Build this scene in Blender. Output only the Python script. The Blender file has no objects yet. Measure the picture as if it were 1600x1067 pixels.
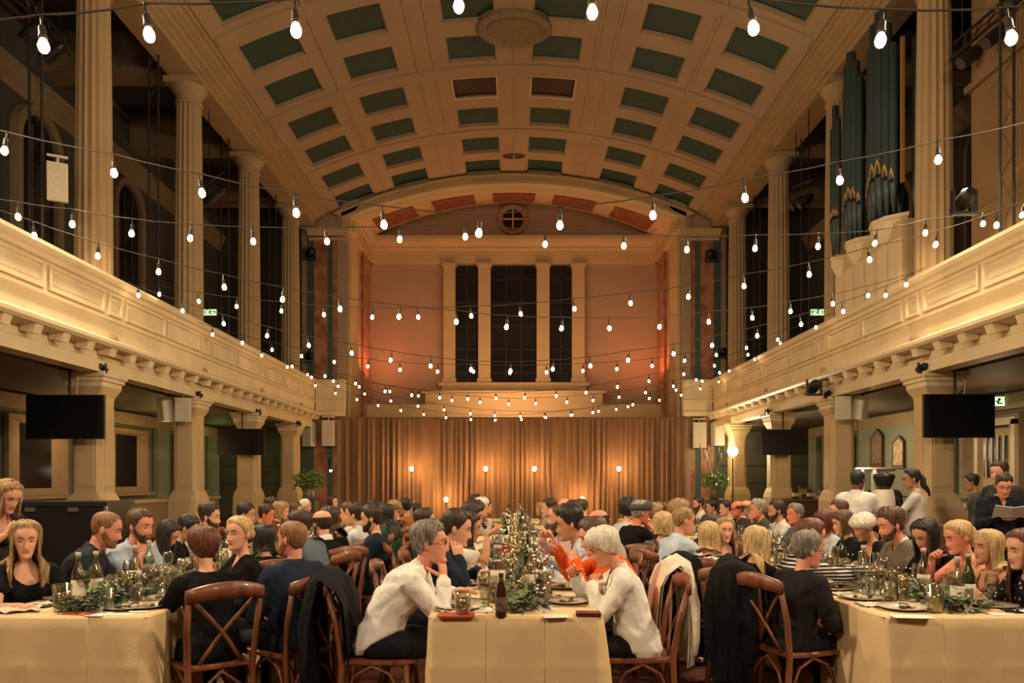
import bpy, math, random
import numpy as np
from mathutils import Vector, Matrix, Euler
random.seed(7)
rs = np.random.RandomState(7)
scene = bpy.context.scene
COL = scene.collection
PI = math.pi

# ------------------------------------------------------------------ camera
F = 1200.0            # focal length in pixels of the 1600 x 1067 frame
VPX, VPY, EYE = 803.0, 750.0, 1.5
cam = bpy.data.cameras.new('camera')
cam.sensor_width = 36.0
cam.lens = F / 1600.0 * 36.0
cam.shift_x = (800.0 - VPX) / 1600.0
cam.shift_y = (VPY - 533.5) / 1600.0
cam.clip_end = 200
cam_o = bpy.data.objects.new('camera', cam)
COL.objects.link(cam_o)
cam_o.location = (0, 0, EYE)
cam_o.rotation_euler = (PI / 2, 0, 0)
scene.camera = cam_o

def at(px, py, d):
    """world point seen at a pixel of the frame at distance d down the hall"""
    return Vector(((px - VPX) / F * d, d, EYE + (VPY - py) / F * d))

# ------------------------------------------------------------------ world, light, exposure
world = bpy.data.worlds.new('night')
scene.world = world
world.use_nodes = True
world.node_tree.nodes['Background'].inputs[0].default_value = (0.02, 0.017, 0.015, 1)
world.node_tree.nodes['Background'].inputs[1].default_value = 0.3
scene.view_settings.view_transform = 'Standard'
scene.view_settings.look = 'None'
scene.view_settings.exposure = 0.0
scene.view_settings.gamma = 1.0
scene.view_settings.use_curve_mapping = False
scene.cycles.use_denoising = True
scene.cycles.max_bounces = 6
scene.cycles.diffuse_bounces = 3
scene.cycles.glossy_bounces = 3
scene.cycles.transmission_bounces = 6
scene.cycles.transparent_max_bounces = 8
scene.cycles.sample_clamp_indirect = 4.0
scene.cycles.caustics_reflective = False
scene.cycles.caustics_refractive = False
scene.cycles.use_light_tree = True

WARM = (1.0, 0.66, 0.32)
BULB_POWER = 33.0
def lamp(name, kind, loc, energy, color, size=0.2, target=None, size_y=None, spot=None, blend=0.6):
    l = bpy.data.lights.new(name, kind)
    l.energy = energy
    l.color = color
    if kind == 'AREA':
        l.size = size
        if size_y:
            l.shape = 'RECTANGLE'; l.size_y = size_y
    else:
        l.shadow_soft_size = size
    if spot:
        l.spot_size = math.radians(spot); l.spot_blend = blend
    o = bpy.data.objects.new(name, l)
    COL.objects.link(o)
    o.location = loc
    if target is not None:
        o.rotation_euler = (Vector(target) - Vector(loc)).to_track_quat('-Z', 'Y').to_euler()
    return o
# added fill lights behind the camera and along the galleries, brightening tables and faces
lamp('fill_light', 'AREA', (-3.6, -2.5, 5.6), 250, (1.0, 0.83, 0.61), 0.9, (-1.2, 8, 0.6))
lamp('fill_light', 'AREA', (3.6, -2.5, 5.6), 250, (1.0, 0.83, 0.61), 0.9, (1.2, 8, 0.6))
lamp('fill_light', 'AREA', (-5.7, 10.5, 6.4), 370, (1.0, 0.78, 0.50), 0.45, (0.5, 9.0, 0.8))
lamp('fill_light', 'AREA', (-5.7, 4.6, 6.2), 430, (1.0, 0.79, 0.53), 0.45, (1.0, 5.6, 0.8))
lamp('fill_light', 'AREA', (5.7, 10.5, 6.4), 370, (1.0, 0.78, 0.50), 0.45, (-0.5, 9.0, 0.8))
lamp('fill_light', 'AREA', (5.7, 4.6, 6.2), 430, (1.0, 0.79, 0.53), 0.45, (-1.0, 5.6, 0.8))
# uplighters hidden behind the stage curtain that wash the chancel
lamp('chancel_light', 'AREA', (-4.7, 26.9, 5.2), 34, (1.0, 0.27, 0.12), 0.5, (-4.4, 28.2, 9.0))
lamp('chancel_light', 'AREA', (4.7, 26.9, 5.2), 34, (1.0, 0.27, 0.12), 0.5, (4.4, 28.2, 9.0))
lamp('chancel_light', 'AREA', (0.0, 25.2, 3.6), 150, (1.0, 0.54, 0.27), 3.0, (0, 27.9, 10.0))
# aisle lamps under the galleries
lamp('aisle_light', 'POINT', (-8.3, 18.4, 2.35), 26, (1.0, 0.66, 0.22), 0.12)
lamp('aisle_light', 'POINT', (-8.7, 15.4, 2.35), 20, (1.0, 0.60, 0.26), 0.12)
lamp('aisle_light', 'POINT', (-8.8, 22.9, 2.6), 6, (0.75, 1.0, 0.25), 0.1)
lamp('aisle_light', 'POINT', (8.3, 18.2, 2.35), 26, (1.0, 0.66, 0.26), 0.12)
lamp('aisle_light', 'POINT', (8.3, 13.2, 2.35), 20, (1.0, 0.68, 0.34), 0.12)
lamp('aisle_light', 'POINT', (6.9, 23.6, 2.6), 30, (1.0, 0.74, 0.40), 0.12)

# ------------------------------------------------------------------ helpers
_mats = {}
def mat(name, col, rough=0.6, metal=0.0, var=0.0, vscale=6.0, bump=0.0, bscale=30.0, trans=0.0, ior=1.45,
        emit=None, strength=0.0, stretch=None, col2=None, spec=0.5, sheen=0.0, coat=0.0):
    key = name
    if key in _mats:
        return _mats[key]
    m = bpy.data.materials.new(name)
    m.use_nodes = True
    nt = m.node_tree
    b = nt.nodes['Principled BSDF']
    b.inputs['Base Color'].default_value = (*col, 1)
    b.inputs['Roughness'].default_value = rough
    b.inputs['Metallic'].default_value = metal
    b.inputs['Specular IOR Level'].default_value = spec
    b.inputs['IOR'].default_value = ior
    if sheen: b.inputs['Sheen Weight'].default_value = sheen
    if coat: b.inputs['Coat Weight'].default_value = coat
    if trans: b.inputs['Transmission Weight'].default_value = trans
    if emit:
        b.inputs['Emission Color'].default_value = (*emit, 1)
        b.inputs['Emission Strength'].default_value = strength
    if var or bump or col2:
        tc = nt.nodes.new('ShaderNodeTexCoord')
        vec = tc.outputs['Object']
        if stretch:
            mp = nt.nodes.new('ShaderNodeMapping')
            mp.inputs['Scale'].default_value = stretch
            nt.links.new(vec, mp.inputs['Vector']); vec = mp.outputs['Vector']
        if var or col2:
            n = nt.nodes.new('ShaderNodeTexNoise')
            n.inputs['Scale'].default_value = vscale
            n.inputs['Detail'].default_value = 4
            nt.links.new(vec, n.inputs['Vector'])
            r = nt.nodes.new('ShaderNodeValToRGB')
            if col2 is None:
                c1 = [max(0, c * (1 - var)) for c in col]; c2 = [min(1, c * (1 + var)) for c in col]
            else:
                c1, c2 = col, col2
            r.color_ramp.elements[0].color = (*c1, 1); r.color_ramp.elements[0].position = 0.35
            r.color_ramp.elements[1].color = (*c2, 1); r.color_ramp.elements[1].position = 0.65
            nt.links.new(n.outputs['Fac'], r.inputs['Fac'])
            nt.links.new(r.outputs['Color'], b.inputs['Base Color'])
        if bump:
            n2 = nt.nodes.new('ShaderNodeTexNoise')
            n2.inputs['Scale'].default_value = bscale
            n2.inputs['Detail'].default_value = 3
            nt.links.new(vec, n2.inputs['Vector'])
            bp = nt.nodes.new('ShaderNodeBump')
            bp.inputs['Strength'].default_value = bump
            bp.inputs['Distance'].default_value = 0.02
            nt.links.new(n2.outputs['Fac'], bp.inputs['Height'])
            nt.links.new(bp.outputs['Normal'], b.inputs['Normal'])
    _mats[key] = m
    return m

class MB:
    def __init__(self):
        self.v = []; self.f = []; self.mi = []
    def add(self, vs, fs, mi=0, M=None):
        o = len(self.v)
        if M is not None:
            vs = [M @ Vector(p) for p in vs]
        self.v.extend([tuple(p) for p in vs])
        for f in fs:
            self.f.append([i + o for i in f]); self.mi.append(mi)
        return self
    def box(self, c, s, mi=0, M=None):
        x, y, z = c; a, b, d = s[0] / 2, s[1] / 2, s[2] / 2
        vs = [(x + i * a, y + j * b, z + k * d) for k in (-1, 1) for j in (-1, 1) for i in (-1, 1)]
        fs = [(0, 2, 3, 1), (4, 5, 7, 6), (0, 1, 5, 4), (2, 6, 7, 3), (0, 4, 6, 2), (1, 3, 7, 5)]
        return self.add(vs, fs, mi, M)
    def loft(self, rings, mi=0, cap=True, closed=True, M=None):
        n = len(rings[0]); vs = [p for r in rings for p in r]; fs = []
        for i in range(len(rings) - 1):
            for j in range(n if closed else n - 1):
                k = (j + 1) % n
                fs.append((i * n + j, i * n + k, (i + 1) * n + k, (i + 1) * n + j))
        if cap and closed:
            fs.append(tuple(range(n - 1, -1, -1))); fs.append(tuple(range((len(rings) - 1) * n, len(rings) * n)))
        return self.add(vs, fs, mi, M)
    def tube(self, pts, r, n=8, mi=0, cap=True, flat=1.0, side=None, round_ends=False, M=None):
        P = [Vector(p) for p in pts]
        R = list(r) if hasattr(r, '__len__') else [r] * len(P)
        if round_ends:
            d0 = (P[0] - P[1]).normalized(); d1 = (P[-1] - P[-2]).normalized()
            P = [P[0] + d0 * R[0] * .85, P[0] + d0 * R[0] * .5] + P + [P[-1] + d1 * R[-1] * .5, P[-1] + d1 * R[-1] * .85]
            R = [R[0] * .35, R[0] * .82] + R + [R[-1] * .82, R[-1] * .35]
        rings = []; up = None
        for i, p in enumerate(P):
            if i == 0: t = P[1] - P[0]
            elif i == len(P) - 1: t = P[-1] - P[-2]
            else: t = (P[i + 1] - P[i]).normalized() + (P[i] - P[i - 1]).normalized()
            t = t.normalized() if t.length > 1e-9 else Vector((0, 0, 1))
            if up is None:
                a = Vector(side) if side is not None else (Vector((1, 0, 0)) if abs(t.x) < .9 else Vector((0, 1, 0)))
            else: a = up
            a = (a - t * a.dot(t))
            a = a.normalized() if a.length > 1e-6 else t.orthogonal().normalized()
            up = a; b = t.cross(a)
            rings.append([p + a * math.cos(2 * PI * j / n) * R[i] + b * math.sin(2 * PI * j / n) * R[i] * flat for j in range(n)])
        return self.loft(rings, mi, cap, True, M)
    def lathe(self, prof, n=16, mi=0, M=None, cap=True):
        rings = [[(r * math.cos(2 * PI * j / n), r * math.sin(2 * PI * j / n), z) for j in range(n)] for r, z in prof]
        return self.loft(rings, mi, cap, True, M)
    def ell(self, c, s, n=12, m=8, mi=0, M=None):
        rings = []
        for i in range(m + 1):
            t = PI * (i + 0.02) / (m + .04)
            rings.append([(c[0] + s[0] * math.sin(t) * math.cos(2 * PI * j / n), c[1] + s[1] * math.sin(t) * math.sin(2 * PI * j / n), c[2] - s[2] * math.cos(t)) for j in range(n)])
        return self.loft(rings, mi, True, True, M)
    def sweep(self, prof, y0, y1, sgn=1, mi=0):
        """closed (|x|, z) outline drawn out along the hall"""
        p = [(sgn * x, z) for x, z in prof]
        if sgn < 0: p = p[::-1]
        return self.loft([[(x, y0, z) for x, z in p], [(x, y1, z) for x, z in p]], mi)
    def mesh(self, name, mats, smooth=False):
        me = bpy.data.meshes.new(name)
        me.from_pydata(self.v, [], self.f)
        for m in (mats if isinstance(mats, (list, tuple)) else [mats]):
            me.materials.append(m)
        if any(self.mi): me.polygons.foreach_set('material_index', self.mi)
        if smooth: me.polygons.foreach_set('use_smooth', [True] * len(self.f))
        me.update()
        return me

def put(name, mesh, parent=None, loc=(0, 0, 0), rot=(0, 0, 0), scale=None, kind=None, label=None, cat=None, group=None):
    o = bpy.data.objects.new(name, mesh)
    COL.objects.link(o)
    if parent is not None: o.parent = parent
    o.location = loc
    o.rotation_euler = rot
    if scale is not None: o.scale = scale if hasattr(scale, '__len__') else (scale,) * 3
    if kind: o['kind'] = kind
    if label: o['label'] = label
    if cat: o['category'] = cat
    if group: o['group'] = group
    return o
def thing(name, label, cat, loc=(0, 0, 0), rot=(0, 0, 0), group=None, scale=None):
    return put(name, None, None, loc, rot, scale, None, label, cat, group)
def dup(root, loc, rot=(0, 0, 0), label=None, group=None, scale=None):
    r = root.copy(); COL.objects.link(r)
    r.location = loc; r.rotation_euler = rot
    if scale is not None: r.scale = (scale,) * 3
    if label: r['label'] = label
    if group: r['group'] = group
    for ch in root.children:
        c = ch.copy(); COL.objects.link(c); c.parent = r
        for g in ch.children:
            d = g.copy(); COL.objects.link(d); d.parent = c
    return r

# ------------------------------------------------------------------ paints
CREAM = mat('cream_paint', (0.72, 0.58, 0.37), 0.55, var=0.07, vscale=1.6, bump=0.05, bscale=9)
CREAM2 = mat('cream_plaster', (0.60, 0.43, 0.225), 0.7, var=0.06, vscale=1.2)
CEILP = mat('ceiling_cream', (0.43, 0.30, 0.18), 0.7, var=0.05, vscale=0.8)
GREEN = mat('coffer_green', (0.024, 0.062, 0.045), 0.6, var=0.1)
TEAL = mat('teal_paint', (0.07, 0.12, 0.105), 0.6, var=0.08, vscale=1.0)
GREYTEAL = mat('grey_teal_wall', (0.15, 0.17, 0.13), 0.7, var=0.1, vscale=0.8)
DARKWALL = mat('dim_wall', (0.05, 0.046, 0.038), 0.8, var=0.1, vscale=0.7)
MARBLE = mat('red_marble', (0.28, 0.10, 0.052), 0.35, col2=(0.52, 0.25, 0.14), vscale=3.0)
UPPER = mat('upper_column_cream', (0.42, 0.29, 0.15), 0.65, var=0.06, vscale=1.2)
PINKWALL = mat('chancel_plaster', (0.44, 0.31, 0.20), 0.75, var=0.05, vscale=1.0)
REDPANEL = mat('painted_red_panel', (0.17, 0.04, 0.02), 0.6, col2=(0.34, 0.12, 0.055), vscale=5.0)
DARKGLASS = mat('night_glass', (0.012, 0.011, 0.012), 0.12, spec=0.6)
WOOD = mat('chair_wood', (0.17, 0.055, 0.022), 0.42, var=0.35, vscale=4, stretch=(6, 6, 1), coat=0.15)
BLACK = mat('black_metal', (0.012, 0.012, 0.013), 0.4)
BLACKPLASTIC = mat('black_plastic', (0.01, 0.01, 0.011), 0.3)
WHITEPL = mat('off_white_plastic', (0.66, 0.60, 0.48), 0.45)
STEEL = mat('steel', (0.55, 0.53, 0.5), 0.28, metal=1.0)
BRASS = mat('pipe_gold', (0.62, 0.36, 0.12), 0.35, metal=0.6)
# ================================================================== the hall
YB = 24.6                      # plane of the chancel arch
COLS = [8.55, 12.1, 15.65, 19.2, 22.75]
Y0 = -6.0
# floor
fm = mat('floor_boards', (0.085, 0.028, 0.016), 0.45, var=0.25, vscale=2.0)
floor = put('floor', MB().box((0, 11, -0.06), (20, 36, 0.12)).mesh('floor', fm), kind='structure')
tile_m = [mat('red_tile_a', (0.115, 0.036, 0.018), 0.4, var=0.2, vscale=3), mat('red_tile_b', (0.085, 0.026, 0.014), 0.4, var=0.2, vscale=3)]
tmesh = [MB().loft([[(-.217, -.217, 0), (.217, -.217, 0), (.217, .217, 0), (-.217, .217, 0)],
                    [(-.217, -.217, .009), (.217, -.217, .009), (.217, .217, .009), (-.217, .217, .009)],
                    [(-.211, -.211, .012), (.211, -.211, .012), (.211, .211, .012), (-.211, .211, .012)]]).mesh('tile', m) for m in tile_m]
for sx in (-1, 1):
    for i in range(4):
        for j in range(15):
            put('tile', tmesh[(i * 3 + j * 5 + (j // 3)) % 2], floor, (sx * (0.62 + i * 0.44), 3.1 + j * 0.44, 0))

# vaulted ceiling with coffers -------------------------------------------------
R = 13.81; ZC = 11.34 - R; HALF = 5.85
def vault(x, y, off=0.0):
    th = math.asin(x / R)
    return ((R + off) * math.sin(th), y, ZC + (R + off) * math.cos(th))
cof_x = [(-5.56, -4.44), (-3.81, -2.69), (-1.53, -.41), (.41, 1.53), (2.69, 3.81), (4.44, 5.56)]
pairs = [10.1, 13.4, 16.7, 20.0, 23.3]
cof_y = [q for p in pairs for q in ((p - 1.29, p - .26), (p + .26, p + 1.29))]
xb = [-HALF] + [e for c in cof_x for e in c] + [HALF]
yb = [Y0] + [e for c in cof_y for e in c] + [YB]
ceil = MB()
def xsub(a, b):
    n = max(1, int(math.ceil((b - a) / 0.38)))
    return [a + (b - a) * k / n for k in range(n + 1)]
REC = 0.085
for i in range(len(xb) - 1):
    xs = xsub(xb[i], xb[i + 1])
    for j in range(len(yb) - 1):
        y0, y1 = yb[j], yb[j + 1]
        if (xb[i], xb[i + 1]) in cof_x and (y0, y1) in cof_y:
            for a, b in zip(xs[:-1], xs[1:]):
                for y in (y0, y1):
                    ceil.add([vault(a, y), vault(b, y), vault(b, y, REC), vault(a, y, REC)], [(0, 1, 2, 3)])
            for x in (xs[0], xs[-1]):
                ceil.add([vault(x, y0), vault(x, y1), vault(x, y1, REC), vault(x, y0, REC)], [(0, 1, 2, 3)])
        else:
            for a, b in zip(xs[:-1], xs[1:]):
                ceil.add([vault(a, y0), vault(b, y0), vault(b, y1), vault(a, y1)], [(3, 2, 1, 0)])
ceiling = put('ceiling', ceil.mesh('ceiling', CEILP), kind='structure')
def strip(mb, x0, x1, y0, y1, off, th):
    xs = xsub(x0, x1)
    rings = []
    for x in xs:
        rings.append([vault(x, y0, off), vault(x, y1, off), vault(x, y1, off + th), vault(x, y0, off + th)])
    mb.loft(rings)
for (a, b) in cof_x:
    for (c, d) in cof_y:
        sky = (c, d) == cof_y[6] and abs(a) < 2 and abs(b) < 2
        mb = MB(); strip(mb, a - .02, b + .02, c - .02, d + .02, REC, 0.03)
        pn = put('coffer_panel', mb.mesh('coffer_panel', mat('skylight_glass', (0.05, 0.022, 0.018), 0.25) if sky else GREEN), ceiling)
        mb = MB()
        w = .03
        for q in ((a, b, c, c + w), (a, b, d - w, d), (a, a + w, c + w, d - w), (b - w, b, c + w, d - w)):
            strip(mb, *q, REC - .03 if not sky else 0.0, .03)
        put('coffer_moulding', mb.mesh('coffer_moulding', CREAM if sky else CEILP), pn)
# ribs across and along the vault
for y in [p + 1.65 for p in pairs[:-1]] + [pairs[0] - 1.65]:
    mb = MB(); strip(mb, -HALF + .05, HALF - .05, y - .17, y + .17, -.035, .05)
    put('ceiling_rib', mb.mesh('ceiling_rib', CEILP), ceiling)
for x in (-2.24, -1.86, 1.86, 2.24, -4.1, 4.1, 0):
    mb = MB(); w = .03 if x else .02
    mb.loft([[vault(x - w, y, -.03), vault(x + w, y, -.03), vault(x + w, y, .02), vault(x - w, y, .02)] for y in (Y0, YB - .05)])
    put('ceiling_bead', mb.mesh('ceiling_bead', CEILP), ceiling)
# oval rose, small oval vent
mb = MB()
n = 48
def oval(rx, ry, z, y=16.68): return [(rx * math.cos(2 * PI * k / n), y + ry * math.sin(2 * PI * k / n), z) for k in range(n)]
mb.loft([oval(.82, .64, 11.40), oval(.82, .64, 11.27), oval(.77, .60, 11.23), oval(.70, .54, 11.22), oval(.66, .50, 11.26), oval(.60, .45, 11.29), oval(.56, .42, 11.27), oval(.50, .37, 11.29), oval(.05, .04, 11.29)])
rose = put('ceiling_rose', mb.mesh('ceiling_rose', mat('rose_plaster', (0.27, 0.19, 0.11), .7, var=.12, vscale=7, bump=.5, bscale=16)), ceiling)
mb = MB(); mb.loft([oval(.34, .17, 11.36, 23.3), oval(.34, .17, 11.31, 23.3), oval(.28, .13, 11.30, 23.3), oval(.26, .12, 11.33, 23.3)])
v_ = put('ceiling_vent', mb.mesh('ceiling_vent', mat('vent_bronze', (0.10, 0.04, 0.02), .5)), ceiling)

# side walls, entablature, galleries --------------------------------------------
for sg, side in ((-1, 'left'), (1, 'right')):
    wall = put('wall_' + side, MB().box((sg * 9.65, 9.3, 5.2), (.3, 31, 10.6)).mesh('wall', [GREYTEAL]), kind='structure')
    # gallery storey in a darker colour, on a thin lining; dado with its rail
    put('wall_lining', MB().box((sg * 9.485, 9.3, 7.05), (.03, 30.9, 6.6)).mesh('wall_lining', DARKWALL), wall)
    put('dado', MB().box((sg * 9.47, 9.3, .45), (.06, 30.9, .9)).mesh('dado', mat('dado_paint', (.36, .27, .15), .7)), wall)
    put('dado_rail', MB().sweep([(9.5, .9), (9.40, .9), (9.37, .94), (9.37, .99), (9.42, 1.02), (9.5, 1.02)], Y0, YB, sg).mesh('dado_rail', CREAM), wall)
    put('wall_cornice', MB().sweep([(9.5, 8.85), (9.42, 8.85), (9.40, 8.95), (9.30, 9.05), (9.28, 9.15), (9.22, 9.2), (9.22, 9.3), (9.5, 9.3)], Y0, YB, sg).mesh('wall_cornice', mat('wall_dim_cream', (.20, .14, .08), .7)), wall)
    # entablature above the upper columns
    ent = [(6.90, 9.58), (6.34, 9.58), (6.34, 9.70), (6.29, 9.71), (6.29, 9.80), (6.20, 9.82), (6.18, 9.86), (6.10, 9.88), (6.10, 9.93), (6.02, 9.95),
           (6.00, 10.00), (5.92, 10.01), (5.90, 10.06), (5.83, 10.08), (5.83, 10.2), (6.90, 10.5)]
    put('trim_1', MB().sweep(ent, Y0, YB, sg).mesh('entablature', UPPER), kind='structure')
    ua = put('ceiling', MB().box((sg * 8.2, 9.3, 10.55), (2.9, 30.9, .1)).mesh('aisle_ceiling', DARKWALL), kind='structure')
    for y in COLS + [5.0]:
        put('beam', MB().box((sg * 8.2, y, 10.1), (2.6, .5, .8)).box((sg * 8.2, y, 9.72), (2.6, .62, .08)).mesh('beam', mat('wall_dim_cream', (0, 0, 0))), ua)
    # gallery: floor slab, parapet, cornice, modillions, panels
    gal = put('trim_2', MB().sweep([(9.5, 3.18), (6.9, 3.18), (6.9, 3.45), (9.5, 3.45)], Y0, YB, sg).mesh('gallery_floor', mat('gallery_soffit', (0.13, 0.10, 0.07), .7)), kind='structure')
    par = [(6.62, 3.16), (6.33, 3.16), (6.33, 3.34), (6.36, 3.36), (6.36, 3.50), (6.12, 3.52), (6.08, 3.56), (6.08, 3.61), (6.16, 3.64), (6.22, 3.68), (6.30, 3.70),
           (6.30, 3.96), (6.26, 3.98), (6.26, 4.02), (6.30, 4.04), (6.30, 4.44), (6.27, 4.46), (6.25, 4.52), (6.20, 4.55), (6.18, 4.60), (6.18, 4.65), (6.24, 4.68), (6.62, 4.68)]
    put('parapet', MB().sweep(par, Y0, YB + .02, sg).mesh('parapet', CREAM), gal)
    mo = MB(); mo.loft([[(-.11, -.085, .0), (.10, -.085, .0), (.10, .085, .0), (-.11, .085, .0)], [(-.11, -.085, -.09), (.06, -.085, -.12), (.06, .085, -.12), (-.11, .085, -.09)]])
    mom = mo.mesh('modillion', CREAM)
    y = 2.5
    while y < YB - .3:
        put('modillion', mom, gal, (sg * 6.235, y, 3.515), (0, 0, 0 if sg < 0 else PI)); y += .62
    def pmesh(w, h):
        m = MB(); b = .04; d = .04
        def rr(wi, hi, x): return [(x, -wi, -hi), (x, wi, -hi), (x, wi, hi), (x, -wi, hi)]
        m.loft([rr(w, h, 0), rr(w, h, d), rr(w - b, h - b, d), rr(w - b - .01, h - b - .01, .004), rr(w - b - .05, h - b - .05, .004), rr(w - b - .065, h - b - .065, .012)])
        return m.mesh('panel', CREAM)
    pl, ps = pmesh(.70, .175), pmesh(.20, .175)
    for y in [1.45, 5.0] + COLS:
        for mm, yy in ((ps, y), (pl, y + 1.03), (pl, y + 2.52)):
            if yy + .7 < YB: put('panel', mm, gal, (sg * 6.30, yy, 4.24), (0, 0, 0 if sg < 0 else 0), scale=(-sg, 1, 1))
    # return of the gallery front at the arch
    ret = MB()
    prof = [(3.52, .0), (3.56, .05), (3.66, .05), (3.70, 0), (3.96, 0), (3.98, .04), (4.03, .04), (4.05, 0), (4.44, 0), (4.46, .04), (4.55, .08), (4.66, .08), (4.68, .04)]
    rings = [[(sg * 5.36, YB - .34 - o, z), (sg * 6.26, YB - .34 - o, z), (sg * 6.26, YB + .1, z), (sg * 5.36, YB + .1, z)] for z, o in prof]
    ret.loft(rings)
    put('parapet_return', ret.mesh('parapet_return', CREAM), gal)
    # lower piers
    def pier(y):
        r = put('column', None, kind='structure', loc=(sg * 6.62, y, 0))
        def sq(w, d, c, z):   # square with cut corners
            return [(w - c, -d, z), (w, -d + c, z), (w, d - c, z), (w - c, d, z), (-w + c, d, z), (-w, d - c, z), (-w, -d + c, z), (-w + c, -d, z)]
        put('base', MB().loft([sq(.33, .33, .005, 0), sq(.33, .33, .005, .22), sq(.30, .30, .005, .26), sq(.30, .30, .005, 1.08), sq(.27, .27, .02, 1.22), sq(.245, .245, .07, 1.30)]).mesh('base', CREAM2), r)
        put('shaft', MB().loft([sq(.245, .245, .075, 1.29), sq(.235, .235, .075, 2.72), sq(.235, .235, .05, 2.80), sq(.30, .30, .01, 2.95)]).mesh('shaft', CREAM2), r)
        put('capital', MB().loft([sq(.29, .29, .01, 2.93), sq(.30, .30, .01, 3.02), sq(.33, .33, .01, 3.03), sq(.33, .33, .01, 3.08), sq(.36, .36, .01, 3.10), sq(.36, .36, .01, 3.17)]).mesh('capital', CREAM), r)
        for k in (-1, 1):   # raised panel on the front and hall faces
            put('pier_panel', MB().box((0, -.242, 2.0), (.26, .02, 1.2)).mesh('pier_panel', CREAM2), r) if k < 0 else put('pier_panel', MB().box((-sg * .242, 0, 2.0), (.02, .26, 1.2)).mesh('pier_panel', CREAM2), r)
    def upper(y):
        r = put('column', None, kind='structure', loc=(sg * 6.62, y, 0))
        rings = []
        for z, q in ((4.0, .285), (5.5, .283), (7.5, .268), (9.12, .245)):
            rings.append([((q - .036 * abs(math.sin(8 * 2 * PI * k / 80 + .12)) ** .7) * math.cos(2 * PI * k / 80), (q - .036 * abs(math.sin(8 * 2 * PI * k / 80 + .12)) ** .7) * math.sin(2 * PI * k / 80), z) for k in range(80)])
        put('shaft', MB().loft(rings).mesh('shaft', UPPER), r)
        put('base', MB().box((0, 0, 3.55), (.7, .7, .25)).lathe([(.34, 3.67), (.36, 3.72), (.34, 3.78), (.30, 3.82), (.31, 3.90), (.285, 4.0)], 24).mesh('base', UPPER), r)
        put('capital', MB().lathe([(.245, 9.1), (.27, 9.13), (.25, 9.18), (.25, 9.27), (.29, 9.32), (.35, 9.42), (.36, 9.46)], 32).box((0, 0, 9.52), (.76, .66, .12)).mesh('capital', UPPER), r)
    for y in COLS + [5.0]:
        pier(y)
        upper(y)
    # arched gallery windows and aisle windows
    wn = 1
    for y in (11.6, 15.2, 18.75, 22.3):
        w = put('window_%d' % wn, None, kind='structure', loc=(sg * 9.47, y, 0)); wn += 1
        def arch(r, z0, zs, x, n=18):
            return [(x, -r, z0)] + [(x, -r * math.cos(PI * k / n), zs + r * math.sin(PI * k / n)) for k in range(n + 1)] + [(x, r, z0)]
        gl = MB(); a = arch(.56, 4.6, 8.1, -sg * .03); gl.add(a, [tuple(range(len(a)))])
        put('pane', gl.mesh('pane', DARKGLASS), w)
        fr = MB(); a0, a1, b1, b0 = arch(.56, 4.6, 8.1, 0), arch(.56, 4.6, 8.1, -sg * .12), arch(.74, 4.6, 8.1, -sg * .14), arch(.78, 4.6, 8.1, 0)
        fr.loft([a0, a1, arch(.62, 4.6, 8.1, -sg * .10), arch(.64, 4.6, 8.1, -sg * .14), b1, b0], closed=False)
        put('window_frame', fr.mesh('window_frame', mat('wall_dim_cream', (0, 0, 0))), w)
        for dy in (-.19, .19):
            put('glazing_bar', MB().box((-sg * .05, dy, 6.5), (.03, .03, 3.9)).mesh('glazing_bar', DARKWALL), w)
        # lower aisle window in a splayed reveal
        w = put('window_%d' % wn, None, kind='structure', loc=(sg * 9.47, y, 0)); wn += 1
        lo = MB()
        q0 = [(0, -.95, 1.2), (0, .95, 1.2), (0, .95, 2.75), (0, -.95, 2.75)]
        q1 = [(-sg * .10, -.95, 1.2), (-sg * .10, .95, 1.2), (-sg * .10, .95, 2.75), (-sg * .10, -.95, 2.75)]
        q2 = [(-sg * .10, -.84, 1.28), (-sg * .10, .84, 1.28), (-sg * .10, .84, 2.66), (-sg * .10, -.84, 2.66)]
        q3 = [(-sg * .01, -.5, 1.34), (-sg * .01, .5, 1.34), (-sg * .01, .5, 2.6), (-sg * .01, -.5, 2.6)]
        lo.loft([q0, q1, q2, q3], cap=False)
        put('window_frame', lo.mesh('window_frame', mat('aisle_plaster', (.34, .25, .145), .75, var=.06)), w)
        put('pane', MB().box((-sg * .012, 0, 1.97), (.012, 1.0, 1.26)).mesh('pane', DARKGLASS), w)
        put('window_sill', MB().box((-sg * .10, 0, 1.16), (.22, 2.1, .07)).mesh('window_sill', mat('aisle_plaster', (0, 0, 0))), w)
        put('wall_pier', MB().box((-sg * .06, 1.75, 1.95), (.14, .62, 1.9)).mesh('wall_pier', mat('wall_pale_teal', (0.25, 0.28, 0.22), .7, var=.05)), w)
        put('wall_frieze', MB().box((-sg * .07, .3, 2.98), (.16, 3.5, .28)).mesh('wall_frieze', mat('aisle_plaster', (0, 0, 0))), w)
    # end wall of the aisle
    ew = put('wall_back', MB().box((sg * 8.0, YB + .15, 1.7), (3.0, .3, 3.4)).mesh('wall_back', mat('aisle_end_green', (0.075, 0.08, 0.055), .7, var=.12, vscale=1.5)), kind='structure')
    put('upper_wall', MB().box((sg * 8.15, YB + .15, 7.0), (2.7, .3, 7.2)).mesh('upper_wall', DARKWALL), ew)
    for k in range(5):
        put('plank', MB().box((sg * 8.0, YB - .02, .55 + k * .56), (2.9, .05, .535)).mesh('plank', mat('aisle_plank_green', (0.085, 0.09, 0.062), .65, var=.12, vscale=2)), ew)
    # frontal wall beside the arch: marble pilasters and a teal strip
    fw = put('wall_back', MB().box((sg * 6.1, YB + .3, 5.2), (1.5, .5, 10.4)).mesh('wall_back', PINKWALL), kind='structure')
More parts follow.
